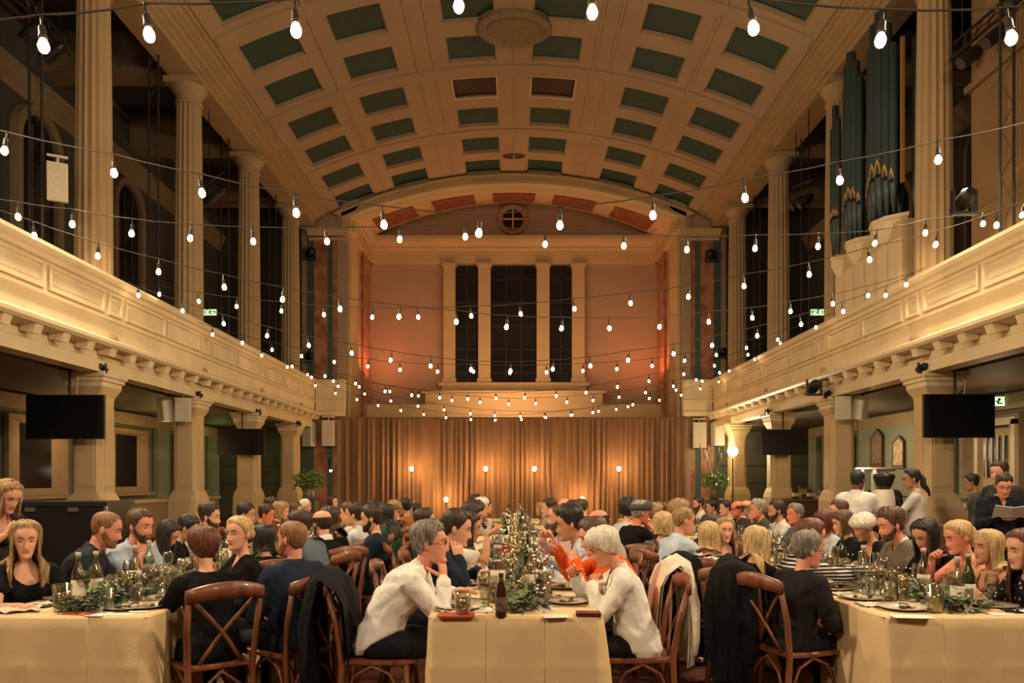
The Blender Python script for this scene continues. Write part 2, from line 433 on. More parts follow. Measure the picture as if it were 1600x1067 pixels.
    for (a, b, m, d, nm) in ((6.62, 6.40, TEAL, .03, 'teal_strip'), (6.40, 5.98, MARBLE, .07, 'marble_pilaster'), (5.98, 5.80, TEAL, .04, 'teal_strip'), (5.80, 5.36, MARBLE, .07, 'marble_pilaster')):
        put(nm, MB().box((sg * (a + b) / 2, YB + .05 - d / 2, 4.75), (a - b, d, 9.5)).mesh(nm, m), fw)
    put('pilaster_capital', MB().box((sg * 5.95, YB - .02, 9.36), (1.3, .2, .12)).box((sg * 5.95, YB - .02, 9.20), (1.22, .16, .08)).box((sg * 5.95, YB - .04, 9.47), (1.36, .26, .1)).mesh('pilaster_capital', CREAM2), fw)
    # chancel side wall with its pilasters
    cw = put('wall_' + side, MB().box((sg * 5.5, 26.6, 5.2), (.3, 4.1, 10.4)).mesh('wall', PINKWALL), kind='structure')
    put('pilaster', MB().box((sg * 5.30, 25.3, 4.75), (.1, 1.2, 9.5)).mesh('pilaster', CREAM2), cw)
    put('marble_pilaster', MB().box((sg * 5.30, 27.5, 4.75), (.1, 1.3, 9.5)).mesh('marble_pilaster', MARBLE), cw)
    put('chancel_cornice', MB().sweep([(5.5, 9.5), (5.22, 9.5), (5.20, 9.95), (5.14, 10.0), (5.14, 10.08), (5.04, 10.14), (4.98, 10.2), (4.94, 10.3), (4.94, 10.42), (5.02, 10.46), (5.5, 10.46)], YB - .1, 28.5, sg).mesh('chancel_cornice', CREAM2), cw)

for sg in (-1, 1):
    put('arch_springer', MB().box((sg * 5.75, YB + .32, 9.9), (1.3, .5, .9)).mesh('arch_springer', CREAM2), bpy.data.objects['trim_1'])
# arch over the chancel -----------------------------------------------------------
def arc(hw, zs, rise, y, n=40):
    r = (hw * hw + rise * rise) / (2 * rise); t0 = math.asin(hw / r)
    return [(r * math.sin(-t0 + 2 * t0 * k / n), y, zs + rise - r + r * math.cos(-t0 + 2 * t0 * k / n)) for k in range(n + 1)]
A = [arc(5.85, 10.02, 1.32, YB + .02), arc(5.80, 10.00, 1.28, YB - .16), arc(5.70, 9.97, 1.24, YB - .18), arc(5.66, 9.96, 1.22, YB - .10), arc(5.50, 9.92, 1.17, YB - .10),
     arc(5.46, 9.90, 1.15, YB - .15), arc(5.36, 9.86, 1.10, YB - .14), arc(5.30, 9.83, 1.05, YB - .06), arc(5.15, 9.80, 1.0, YB)]
mb = MB(); mb.loft(A, closed=False)
arch_o = put('trim_3', mb.mesh('chancel_arch', CREAM2), kind='structure')
S0, S1 = arc(5.15, 9.80, 1.0, YB, 60), arc(5.3, 10.4, 1.36, 28.5, 60)
mb = MB(); mb.loft([S0, S1], closed=False)
put('soffit', mb.mesh('soffit', CREAM2), arch_o)
def lerp(a, b, t): return tuple(a[i] + (b[i] - a[i]) * t for i in range(3))
for c in (7, 18.5, 30, 41.5, 53):
    idx = [c - 4 + k for k in range(9)]
    top, bot = [], []
    for q in idx:
        i = int(q); fr = q - i
        p0 = lerp(S0[i], S0[min(i + 1, 60)], fr); p1 = lerp(S1[i], S1[min(i + 1, 60)], fr)
        a, b = lerp(p0, p1, .2), lerp(p0, p1, .8)
        top.append((a[0], a[1], a[2] - .04)); bot.append((b[0], b[1], b[2] - .04))
    mb = MB(); mb.loft([[(p[0], p[1], p[2] + .05) for p in top], top, bot, [(p[0], p[1], p[2] + .05) for p in bot]], closed=False)
    put('painted_panel', mb.mesh('painted_panel', REDPANEL), arch_o)
# back wall of the chancel
bw = put('wall_back', MB().box((0, 28.65, 5.9), (11.2, .3, 12)).mesh('wall_back', PINKWALL), kind='structure')
pr = [(28.5, 9.5), (28.3, 9.5), (28.28, 9.95), (28.2, 10.0), (28.2, 10.08), (28.1, 10.14), (28.02, 10.2), (27.98, 10.3), (27.98, 10.42), (28.06, 10.46), (28.5, 10.46)]
put('chancel_cornice', MB().loft([[(-5.3, y, z) for y, z in pr], [(5.3, y, z) for y, z in pr]]).mesh('chancel_cornice', CREAM2), bw)
# wheel window
ww = put('window_9', None, kind='structure', loc=(-.04, 28.36, 11.12))
RX = Matrix.Rotation(PI / 2, 4, 'X')
mb = MB(); mb.lathe([(.56, -.1), (.56, .06), (.50, .10), (.42, .06), (.38, .02), (.38, -.1)], 36, M=RX)
put('window_frame', mb.mesh('window_frame', mat('gilded_ring', (0.42, 0.22, 0.10), .5)), ww)
bd = MB().ell((0, 0, 0), (.05, .05, .05), 8, 5).mesh('bead', mat('gilded_bead', (0.5, 0.28, 0.13), .5), True)
for k in range(20):
    put('bead', bd, ww, (.50 * math.cos(2 * PI * k / 20), -.09, .50 * math.sin(2 * PI * k / 20)))
mb = MB(); mb.lathe([(.38, 0), (.38, .01)], 36, M=RX); put('pane', mb.mesh('pane', DARKGLASS), ww)
put('glazing_bar', MB().box((0, -.04, 0), (.05, .05, .76)).mesh('glazing_bar', CREAM2), ww)
put('glazing_bar', MB().box((0, -.045, 0), (.76, .05, .05)).mesh('glazing_bar', CREAM2), ww)
# tall dark windows between pilasters
for i, (a, b) in enumerate(((-2.16, -1.31), (-.86, .84), (1.31, 2.14))):
    w = put('window_%d' % (10 + i), None, kind='structure', loc=((a + b) / 2, 28.47, 7.28))
    wd = b - a
    put('pane', MB().box((0, 0, 0), (wd, .03, 4.32)).mesh('pane', DARKGLASS), w)
    nb = 2 if wd > 1.2 else 1
    for k in range(nb):
        put('glazing_bar', MB().box((-wd / 2 + wd * (k + 1) / (nb + 1), -.03, 0), (.035, .03, 4.3)).mesh('glazing_bar', mat('lead_dark', (.03, .026, .024), .6)), w)
    for k in range(5):
        put('glazing_bar', MB().box((0, -.03, -1.8 + k * .86), (wd, .03, .03)).mesh('glazing_bar', _mats['lead_dark']), w)
for a, b in ((-2.59, -2.16), (-1.31, -.86), (.84, 1.31), (2.14, 2.6)):
    p = put('pilaster', MB().box(((a + b) / 2, 28.36, 7.28), (b - a, .28, 4.45)).box(((a + b) / 2, 28.33, 9.42), (b - a + .1, .36, .1)).box(((a + b) / 2, 28.34, 5.16), (b - a + .08, .34, .14)).mesh('pilaster', CREAM2), bw)
put('window_sill', MB().box((0, 28.3, 5.0), (5.5, .5, .14)).box((0, 28.34, 4.86), (5.3, .4, .16)).mesh('window_sill', CREAM2), bw)
put('reredos', MB().box((0, 28.1, 3.9), (6.4, .8, 1.5)).box((0, 28.05, 4.66), (6.6, 1.0, .1)).mesh('reredos', CREAM2), bw)
put('chancel_ledge', MB().box((-4.0, 27.9, 3.7), (2.5, 1.0, 1.0)).box((4.0, 27.9, 3.7), (2.5, 1.0, 1.0)).mesh('chancel_ledge', CREAM2), bw)
# rear wall behind the photographer closes the hall
put('wall_front', MB().box((0, Y0 - .15, 5.2), (20, .3, 10.6)).mesh('wall_front', CREAM2), kind='structure')

# stage curtain ---------------------------------------------------------------------
CURT = mat('curtain_velvet', (0.235, 0.120, 0.058), 0.9, var=0.16, vscale=2.2, stretch=(5, 5, .3), sheen=0.3)
cur = thing('stage_curtain', 'tall brown pleated curtain closing off the stage at the far end', 'curtain', (0, 24.35, 0))
x = -5.42
for k in range(7):
    wd = 10.84 / 7
    nn = 110; pts = []
    for i in range(nn + 1):
        u = i / nn; xx = x + wd * u * 1.01
        ph = xx * 2 * PI / .165 + 1.6 * math.sin(xx * 1.7) + 1.1 * math.sin(xx * 4.1)
        pts.append((xx, (.034 + .018 * math.sin(xx * 2.9) + .010 * math.sin(xx * 7.7)) * math.sin(ph) + .03 * math.sin(ph * .37 + k), 0))
    rings = []
    for z in (0.02, 1.1, 2.4, 3.3, 3.44):
        am = .7 if z > 3.3 else 1.0 + .25 * (3.3 - z) / 3.3
        rings.append([(p[0], p[1] * am, z) for p in pts])
    m = MB(); m.loft(rings, closed=False); m.loft([[(p[0], p[1] + .012, p[2]) for p in r] for r in rings[::-1]], closed=False)
    put('drape', m.mesh('drape', CURT, True), cur)
    x += wd
put('curtain_rail', MB().tube([(-5.5, .03, 3.47), (5.5, .03, 3.47)], .03, 8).mesh('curtain_rail', CURT), cur)
# ================================================================== festoon lights
BULB = mat('lit_bulb', (1, 0.8, 0.5), 0.3, emit=(1.0, 0.68, 0.33), strength=BULB_POWER)
SOCK = mat('lamp_socket', (0.03, 0.02, 0.014), 0.45)
bm_ = MB().lathe([(.010, -.004), (.016, -.012), (.024, -.030), (.027, -.045), (.024, -.060), (.016, -.072), (.004, -.077)], 10).mesh('bulb', BULB, True)
sm_ = MB().lathe([(.006, .115), (.006, .062), (.014, .056), (.018, .045), (.018, .012), (.021, .008), (.021, -.006), (.012, -.01)], 10).mesh('socket', SOCK, True)
CABLE = mat('cable_rubber', (0.035, 0.022, 0.014), 0.6)
strings = [
 (3.7, 3.7, [(67, 70), (231, 52), (462, 45), (717, 8), (925, 18), (1175, 43), (1377, 61), (1578, 58)], 'nearest festoon string, its bulbs just under the top of the view'),
 (6.1, 6.1, [(8, 234), (178, 269), (314, 300), (462, 331), (599, 350), (749, 363), (875, 351), (1020, 335), (1163, 308), (1311, 281), (1466, 248), (1620, 215)], 'festoon string of twelve bulbs crossing in front of the chancel arch moulding'),
 (7.6, 9.0, [(28, 338), (113, 349), (206, 364), (298, 371), (395, 376), (510, 376), (625, 373), (727, 369), (852, 381), (975, 383), (1073, 389), (1180, 387), (1278, 384), (1368, 379), (1446, 363), (1536, 349), (1598, 335)], 'festoon string hanging level with the chancel cornice'),
 (8.3, 11.6, [(53, 367), (153, 399), (248, 424), (350, 448), (442, 467), (531, 482), (624, 494), (713, 502), (792, 510), (878, 512), (952, 512), (1031, 510), (1107, 502), (1175, 496), (1235, 486), (1301, 474), (1356, 461), (1416, 444)], 'festoon string running down from the near left balcony across the tall windows'),
 (13.4, 8.3, [(192, 445), (249, 459), (310, 470), (370, 478), (440, 485), (506, 491), (582, 495), (653, 495), (736, 493), (813, 490), (897, 482), (985, 473), (1076, 463), (1162, 446), (1264, 428), (1358, 405), (1463, 381), (1557, 351)], 'festoon string climbing towards the organ side across the tall windows'),
 (12.4, 12.0, [(216, 461), (285, 485), (349, 505), (418, 524), (482, 539), (549, 551), (611, 562), (673, 571), (736, 577), (798, 579), (864, 576), (922, 571), (982, 562), (1053, 552), (1113, 539), (1183, 524), (1251, 506), (1317, 486), (1384, 461)], 'festoon string sagging to the foot of the tall chancel windows'),
 (15.0, 15.0, [(332, 522), (379, 535), (425, 546), (471, 556), (522, 565), (575, 572), (625, 577), (684, 580), (740, 580), (797, 582), (854, 581), (911, 579), (964, 576), (1019, 571), (1070, 563), (1119, 554), (1166, 543), (1216, 530), (1275, 511)], 'festoon string just behind the one at the foot of the tall windows'),
 (18.0, 18.0, [(354, 534), (409, 555), (456, 572), (508, 587), (556, 599), (602, 611), (643, 617), (687, 621), (731, 623), (775, 622), (820, 621), (869, 618), (916, 613), (965, 604), (1014, 595), (1068, 584), (1116, 571), (1169, 554), (1219, 536)], 'festoon string lying over the sill of the tall chancel windows'),
 (19.4, 19.4, [(412, 560), (449, 573), (487, 589), (521, 595), (561, 604), (609, 611), (654, 618), (706, 625), (750, 628), (795, 631), (837, 630), (886, 628), (927, 625), (967, 620), (1009, 613), (1052, 603), (1097, 595), (1124, 582), (1179, 561)], 'festoon string in front of the pale ledge above the curtain'),
 (21.2, 21.2, [(444, 573), (481, 585), (528, 603), (570, 615), (611, 626), (653, 634), (694, 640), (735, 646), (773, 649), (813, 650), (851, 651), (892, 648), (926, 644), (963, 639), (989, 632), (1015, 622), (1056, 609), (1088, 593), (1139, 579)], 'festoon string sagging to the top edge of the stage curtain'),
 (22.9, 22.9, [(493, 602), (524, 614), (558, 624), (591, 633), (626, 641), (662, 647), (697, 652), (736, 655), (774, 656), (815, 655), (853, 652), (894, 648), (935, 642), (981, 635), (1030, 625), (1064, 617), (1094, 607), (1123, 596), (1159, 569)], 'farthest and lowest festoon string, at the stage curtain'),
]
for (dl, dr, pts, lab) in strings:
    x0, x1 = pts[0][0], pts[-1][0]
    P = [at(x, y, dl + (dr - dl) * (x - x0) / (x1 - x0)) for x, y in pts]
    root = thing('string_lights', lab, 'string lights', P[len(P) // 2] + Vector((0, 0, .2)), group='festoon lights strung between the balconies')
    o = root.location
    W = [p + Vector((0, 0, .145)) for p in P]
    ends = []
    for a, b, s in ((W[0], W[1], -1), (W[-1], W[-2], 1)):
        t = (s * 6.24 - a.x) / (a.x - b.x) if abs(a.x - b.x) > 1e-3 else 0
        if t > 0:
            e = a + (a - b) * min(t, 12); e.z = a.z + (a.z - b.z) * min(t, 12) * 1.08 + .02; ends.append(e)
        else: ends.append(a.copy())
    path = [ends[0]] + W + [ends[1]]
    fine = []
    for a, b in zip(path[:-1], path[1:]):
        for k in range(3):
            q = a.lerp(b, k / 3); q.z -= .012 * math.sin(PI * k / 3); fine.append(q - o)
    fine.append(path[-1] - o)
    put('cable', MB().tube(fine, .0055, 5).mesh('cable', CABLE), root)
    for p in P:
        tilt = (random.uniform(-.14, .14), random.uniform(-.16, .16), 0)
        b = put('bulb', bm_, root, p - o + Vector((0, 0, .035)), tilt)
        put('socket', sm_, b)

# ================================================================== stage bulb stands
sb = MB().lathe([(.012, -.03), (.03, 0), (.055, .04), (.06, .075), (.045, .11), (.01, .13)], 12).mesh('bulb', mat('lit_stage_bulb', (1, .8, .5), .3, emit=(1.0, 0.58, 0.22), strength=400), True)
for i, (px, py, lab) in enumerate(((643, 734, 'glowing bulb on a tall thin stand, first from the curtain edge beside the flowers'), (697, 782, 'low glowing bulb on a short stand near the orange-shirted man'),
                    (759, 734, 'glowing bulb on a tall stand over the blonde curly head at the curtain'), (835, 734, 'glowing bulb on a tall stand just past the middle of the curtain'),
                    (910, 781, 'low glowing bulb on a short stand behind the bald heads'), (967, 734, 'glowing bulb on a tall stand above the man in the flat cap'))):
    p = at(px, py, 23.72)
    r = thing('bulb_stand', lab, 'lamp', (p.x, p.y, 0), group='bulb stands along the curtain')
    put('base', MB().lathe([(.16, 0), (.16, .02), (.03, .04), (.01, .05)], 16).mesh('base', BLACK), r)
    put('pole', MB().tube([(0, 0, .04), (0, 0, p.z - .06)], .012, 8).mesh('pole', BLACK), r)
    put('socket', MB().lathe([(.012, p.z - .12), (.024, p.z - .10), (.024, p.z - .04), (.02, p.z - .035)], 10).mesh('socket', SOCK), r)
    put('bulb', sb, r, (0, 0, p.z - .03))
# bright stage spotlight on a stand
p = at(1145, 705, 21.6)
r = thing('spotlight', 'dazzling white spotlight on a stand before the pier by the curtain', 'spotlight', (p.x, p.y, 0))
put('tripod', MB().tube([(0, 0, .7), (.42, -.2, .0)], .014, 6).tube([(0, 0, .7), (-.42, -.2, 0)], .014, 6).tube([(0, 0, .7), (0, .45, 0)], .014, 6).tube([(0, 0, .5), (0, 0, p.z - .2)], .02, 8).mesh('tripod', BLACK), r)
aim = (Vector((-1.5, 0, 1.6)) - p).to_track_quat('-Y', 'Z').to_euler()
put('housing', MB().lathe([(.06, -.30), (.12, -.26), (.15, -.10), (.15, .0), (.125, .0)], 20, M=Matrix.Rotation(PI / 2, 4, 'X')).mesh('housing', BLACK, True), r, (0, 0, p.z), aim)
put('lens', MB().lathe([(.135, -.01), (.135, .01), (.08, .03), (.0, .035)], 20, M=Matrix.Rotation(PI / 2, 4, 'X')).mesh('lens', mat('lit_lens', (1, 1, 1), .3, emit=(1.0, .86, .58), strength=600)), r, (0, 0, p.z), aim)
lamp('spot_beam', 'SPOT', p + (Vector((-1.5, 0, 1.6)) - p).normalized() * .12, 260, (1.0, .82, .5), .1, (-1.5, 0, 1.6), spot=120)
# backing glow of the same lamp on pier and wall
lamp('spot_spill', 'POINT', p + Vector((-.15, .75, .25)), 45, (1.0, .8, .45), .08)

# ================================================================== screens, loudspeakers, small fittings
def tv(px0, py0, px1, py1, d, yaw, lab, glossy=False):
    c = at((px0 + px1) / 2, (py0 + py1) / 2, d); w = (px1 - px0) / F * d; h = (py1 - py0) / F * d
    r = thing('television', lab, 'television', c, (0, 0, yaw), 'wall screens on the balcony piers')
    put('bezel', MB().box((0, 0, 0), (w, .05, h)).mesh('bezel', BLACKPLASTIC), r)
    put('screen', MB().box((0, -.027, .004), (w - .03, .006, h - .04)).mesh('screen', mat('screen_off', (.004, .004, .005), .18 if glossy else .3)), r)
    put('bracket', MB().box((0, .17, 0), (.3, .30, .3)).tube([(0, .1, .1), (0, .1, 3.16 - c.z)], .02, 8).mesh('bracket', BLACK), r)
    put('cable', MB().tube([(.12, .06, h / 2 - .05), (.14, .06, h / 2 + .2), (.10, .12, 3.1 - c.z)], .008, 6).mesh('cable', CREAM2), r)
tv(42, 617, 164, 686, 11.55, 0, 'large black television on the near pier behind the long-haired woman\'s side')
tv(340, 670, 413, 711, 18.7, 0, 'smaller black television on the third pier above the left table')
tv(1442, 616, 1553, 684, 11.55, 0, 'large black television on the near pier by the door')
tv(1189, 671, 1263, 711, 18.7, .06, 'smaller glossy television on the pier beside the spotlight', True)
def speaker(px, py, d, w, h, yaw, tilt, lab, grp, hang):
    c = at(px, py, d)
    r = thing('loudspeaker', lab, 'loudspeaker', c, (tilt, 0, yaw), grp)
    put('cabinet', MB().loft([[(x * s, y, z * s) for x, z in ((-w / 2, -h / 2), (w / 2, -h / 2), (w / 2, h / 2), (-w / 2, h / 2))] for s, y in ((.8, .22), (1, .10), (1, -.10))]).mesh('cabinet', WHITEPL), r)
    put('grille', MB().box((0, -.106, 0), (w - .03, .015, h - .03)).mesh('grille', mat('grille_cloth', (.60, .54, .42), .8, var=.08, vscale=40)), r)
    put('bracket', MB().tube([(0, .05, h / 2), (0, .06, h / 2 + hang)], .018, 6).box((0, .06, h / 2 + hang), (w, .1, .03)).mesh('bracket', WHITEPL), r)
gs = 'white loudspeakers hung at the ends of the balconies'
speaker(482, 679, 24.22, .34, .74, -.35, 0, 'white column loudspeaker nearer the left aisle at the balcony end', gs, .12)
speaker(513, 677, 24.22, .38, .80, .1, 0, 'white column loudspeaker beside the curtain\'s left edge', gs, .12)
speaker(1093, 680, 24.22, .40, .80, -.1, 0, 'white column loudspeaker beside the curtain\'s right edge', gs, .12)
speaker(1122, 678, 24.22, .36, .74, .35, 0, 'white column loudspeaker close to the spotlight', gs, .12)
gs = 'pale box loudspeakers under the balconies'
speaker(258, 640, 15.05, .28, .46, -.7, .1, 'pale box loudspeaker on the outer side of the second left pier', gs, .12)
speaker(286, 640, 15.05, .28, .46, .3, .1, 'pale box loudspeaker on the hall side of the second left pier', gs, .12)
speaker(1317, 637, 15.05, .28, .46, -.3, .1, 'pale box loudspeaker on the hall side of the second right pier', gs, .12)
speaker(1344, 637, 15.05, .26, .46, .7, .1, 'pale box loudspeaker on the outer side of the second right pier', gs, .12)
speaker(90, 285, 11.0, .26, .52, .5, .2, 'pale loudspeaker on the truss pole before the arched gallery window', 'balcony loudspeaker', .1)
def clampspot(px, py, d, lab, sc=1.0):
    r = thing('pin_spot', lab, 'spotlight', at(px, py, d), (0, 0, random.uniform(-.6, .6)), 'small black spots on the pier heads', sc)
    put('can', MB().lathe([(.05, -.09), (.055, -.02), (.05, .06), (.03, .09)], 12, M=Matrix.Rotation(1.2, 4, 'X')).mesh('can', BLACK), r)
    put('yoke', MB().box((-.07, 0, 0), (.012, .04, .14)).box((.07, 0, 0), (.012, .04, .14)).box((0, 0, -.08), (.16, .04, .02)).mesh('yoke', BLACK), r)
for k, (px, py, d) in enumerate(((159, 575, 11.8), (309, 616, 15.35), (403, 643, 18.9), (466, 661, 22.4))):
    clampspot(px, py, d, 'small black spot clamped on the %s left pier' % ('first second third fourth'.split()[k]))
for k, (px, py, d) in enumerate(((1441, 574, 11.8), (1293, 615, 15.35), (1200, 643, 18.9))):
    clampspot(px, py, d, 'small black spot clamped on the %s right pier' % ('first second third'.split()[k]))
clampspot(1506, 314, 9.8, 'black stage lantern under the organ case on the right balcony', 2.0)
clampspot(484, 395, 24.4, 'black lantern high beside the left marble pilaster', 2.4)
clampspot(1112, 398, 24.4, 'black lantern high beside the right marble pilaster', 2.4)
clampspot(483, 556, 24.4, 'black lantern low beside the left marble pilaster', 2.0)
clampspot(1130, 550, 24.4, 'black lantern low beside the right marble pilaster', 2.0)
TRUSS = mat('truss_metal', (.05, .045, .04), .45, metal=.6)
# truss poles and overhead bars
def pole(x, y, lab):
    r = thing('truss_tower', lab, 'truss', (x, y, 0), group='dark truss towers behind the balcony fronts')
    for dx in (-.09, .09):
        put('tube', MB().tube([(dx, 0, 3.45), (dx, 0, 10.0)], .019, 8).mesh('tube', TRUSS), r)
    br = MB(); z = 3.6; s = 1
    while z < 9.8:
        br.tube([(-.09 * s, 0, z), (.09 * s, 0, z + .32)], .005, 5); z += .32; s = -s
    put('bracing', br.mesh('bracing', TRUSS), r)
for k, y in enumerate((11.0, 14.6, 18.2, 21.8)):
    pole(-6.85, y, 'dark truss tower standing by the %s left balcony column' % ('first second third fourth'.split()[k]))
    if k: pole(6.9, y, 'dark truss tower standing by the %s right balcony column' % ('first second third fourth'.split()[k]))
pole(6.55, 10.2, 'dark truss tower standing in front of the organ case')
def bar(a, b, lab):
    a, b = Vector(a), Vector(b)
    r = thing('lighting_bar', lab, 'truss', (a + b) / 2, group='lighting bars over the balconies'); o = r.location
    for off in ((0, 0, .11), (0, .1, -.08), (0, -.1, -.08)):
        put('tube', MB().tube([a + Vector(off) - o, b + Vector(off) - o], .022, 8).mesh('tube', BLACK), r)
    br = MB(); n = 10
    for k in range(n):
        p0, p1 = a.lerp(b, k / n) - o, a.lerp(b, (k + 1) / n) - o
        br.tube([p0 + Vector((0, 0, .11)), p1 + Vector((0, .1 if k % 2 else -.1, -.08))], .009, 5)
    put('bracing', br.mesh('bracing', BLACK), r)
    for t in (.15, .85):
        q = a.lerp(b, t); zt = 9.60 if abs(q.x) < 6.9 else 10.5
        if abs(q.x) > 6.3: put('hanger', MB().tube([q - o + Vector((0, 0, .1)), (q.x - o.x, q.y - o.y, zt - o.z)], .012, 6).mesh('hanger', BLACK), r)
    for t in (.3, .7):
        q = a.lerp(b, t) - o
        put('lantern', MB().lathe([(.09, -.2), (.1, -.05), (.09, .1), (.05, .18)], 12, M=Matrix.Translation(q + Vector((0, 0, -.28))) @ Matrix.Rotation(.9, 4, 'Y')).mesh('lantern', BLACK), r)
bar(at(25, -10, 10.5), at(105, 75, 12.4), 'dark lighting bar with lanterns above the left balcony')
bar(at(1590, -5, 10.2), at(1490, 80, 11.6), 'dark lighting bar with lanterns above the right balcony')
bar(at(350, 275, 18.3), at(322, 297, 16.5), 'short lighting bar between the second and third left columns')
bar(at(1240, 300, 18.0), at(1268, 290, 16.5), 'short lighting bar beside the organ pipes')
# exit signs
EXITG = mat('exit_green', (.03, .25, .10), .4, emit=(.25, 1.0, .45), strength=1.6)
def exit_sign(px, py, d, lab, w=.40):
    r = thing('exit_sign', lab, 'sign', at(px, py, d), group='lit exit signs')
    put('box', MB().box((0, .03, 0), (w, .06, .19)).mesh('box', WHITEPL), r)
    put('face', MB().box((0, -.006, 0), (w - .02, .012, .17)).mesh('face', mat('exit_face', (.6, .9, .6), .4, emit=(.62, 1.0, .55), strength=1.3)), r)
    ink = mat('exit_ink', (.01, .10, .04), .5)
    m = MB()
    for bx, bz, bw, bh in ((-.15, .0, .03, .12), (-.10, 0, .012, .12), (.02, .035, .05, .05), (.0, -.02, .035, .06), (.05, -.04, .06, .025), (-.03, 0, .05, .02), (.14, .03, .05, .025), (.15, 0, .025, .09)):
        m.box((bx, -.014, bz), (bw, .006, bh))
    put('pictogram', m.mesh('pictogram', ink), r)
    put('hanger', MB().tube([(-.12, .03, .09), (-.12, .03, .45)], .008, 5).tube([(.12, .03, .09), (.12, .03, .45)], .008, 5).mesh('hanger', BLACK), r)
exit_sign(328, 488, 23.0, 'green running-man exit sign behind the left balcony columns')
exit_sign(1277, 488, 23.0, 'green running-man exit sign by the organ')
exit_sign(1559, 627, 14.6, 'bluish exit sign above the panelled door', .34)

# ================================================================== organ
PIPE = mat('organ_pipe', (0.045, 0.075, 0.075), 0.38, var=.1, vscale=2)
org = thing('pipe_organ', 'pipe organ with dark teal pipes and gilded mouths on the right balcony', 'organ', (6.5, 13.95, 3.5))
put('case', MB().box((.12, -.05, 1.15), (.5, 2.6, 2.3)).mesh('case', CREAM2), org)
for k in range(6):
    put('case_panel', MB().box((-.145, -1.13 + k * .43, 1.15), (.03, .36, 1.7)).mesh('case_panel', CREAM), org)
def console(y, w, z):
    m = MB()
    hx = lambda s, zz: [(.05, y - w * s, zz), (-.22 * s, y - w * s * .55, zz), (-.30 * s, y, zz), (-.22 * s, y + w * s * .55, zz), (.05, y + w * s, zz)]
    m.loft([hx(.35, z - .42), hx(.75, z - .28), hx(1, z - .14), hx(1, z - .02), hx(1.08, z), hx(1.08, z + .06)])
    put('console', m.mesh('console', CREAM), org)
def pipe(x, y, z0, z1, r, zm):
    p = put('pipe', MB().lathe([(r * .25, z0), (r, z0 + .5), (r, z1), (r * .85, z1), (r * .85, z1 - .05)], 14).mesh('pipe', PIPE, True), org, (x, y, 0))
    m = MB(); n = 8; pts = []
    for s in range(2):
        rr = r + (.006 if s == 0 else .0)
        row = []
        for (a, z) in ((-.55, 0), (.55, 0), (.62, .10), (.42, .24), (0, .40), (-.42, .24), (-.62, .10)):
            ang = PI + .55 + a
            row.append((rr * math.cos(ang), rr * math.sin(ang), zm + z * r * 9 * .8))
        pts.append(row)
    m.loft([pts[1], pts[0]])
    put('mouth', m.mesh('mouth', BRASS), p)
    m = MB(); ang = PI + .55
    m.box(((r + .004) * math.cos(ang), (r + .004) * math.sin(ang), zm - .03), (.03, r * 1.1, .05)); put('lip', m.mesh('lip', BLACK), p)
for yc, w, zc, ps_ in ((1.06, .24, 2.30, [(-.12, 5.0, .055), (0, 5.3, .06), (.12, 4.9, .055)]), (.36, .42, 2.38, [(-.30, 5.35, .065), (-.16, 5.7, .08), (0, 5.95, .085), (.16, 5.8, .08), (.30, 5.4, .065)]),
                       (-.68, .50, 2.40, [(-.42, 5.3, .07), (-.28, 5.7, .08), (-.10, 6.0, .095), (.10, 5.9, .095), (.28, 5.6, .08), (.42, 5.2, .07)])):
    console(yc, w, zc)
    for dy, top, r_ in ps_:
        pipe(-.12 - .10 * (1 - (dy / .5) ** 2), yc + dy, zc + .08, top, r_, zc + .72 + .12 * math.cos(dy * 6))
for k in range(5):
    put('pipe', MB().lathe([(.02, 2.4), (.06, 2.8), (.06, 5.4 + .08 * k), (.05, 5.4 + .08 * k)], 12).mesh('pipe', PIPE, True), org, (.22, -1.1 + k * .5, 0))
put('gilt_post', MB().box((-.1, -1.30, 4.1), (.05, .06, 2.4)).mesh('gilt_post', BRASS), org)
sw = thing('organ_swell_box', 'panelled cream organ box at the near end of the right balcony', 'organ', (7.6, 10.25, 3.45))
put('body', MB().box((0, 0, 2.7), (1.5, 2.5, 5.4)).mesh('body', mat('organ_wood', (0.22, 0.135, 0.065), .5, var=.12, vscale=1.4)), sw)
for k in range(3):
    for j in range(3):
        put('panel', MB().loft([[(-.75, -1.2 + k * .84, .6 + j * 1.65), (-.75, -.48 + k * .84, .6 + j * 1.65), (-.75, -.48 + k * .84, 2.05 + j * 1.65), (-.75, -1.2 + k * .84, 2.05 + j * 1.65)],
                                [(-.80, -1.16 + k * .84, .64 + j * 1.65), (-.80, -.52 + k * .84, .64 + j * 1.65), (-.80, -.52 + k * .84, 2.01 + j * 1.65), (-.80, -1.16 + k * .84, 2.01 + j * 1.65)]]).mesh('panel', mat('organ_wood', (0, 0, 0))), sw)
put('cornice', MB().box((-.05, 0, 5.45), (1.7, 2.8, .14)).box((-.02, 0, 3.9), (1.6, 2.65, .1)).mesh('cornice', mat('organ_wood', (0, 0, 0))), sw)

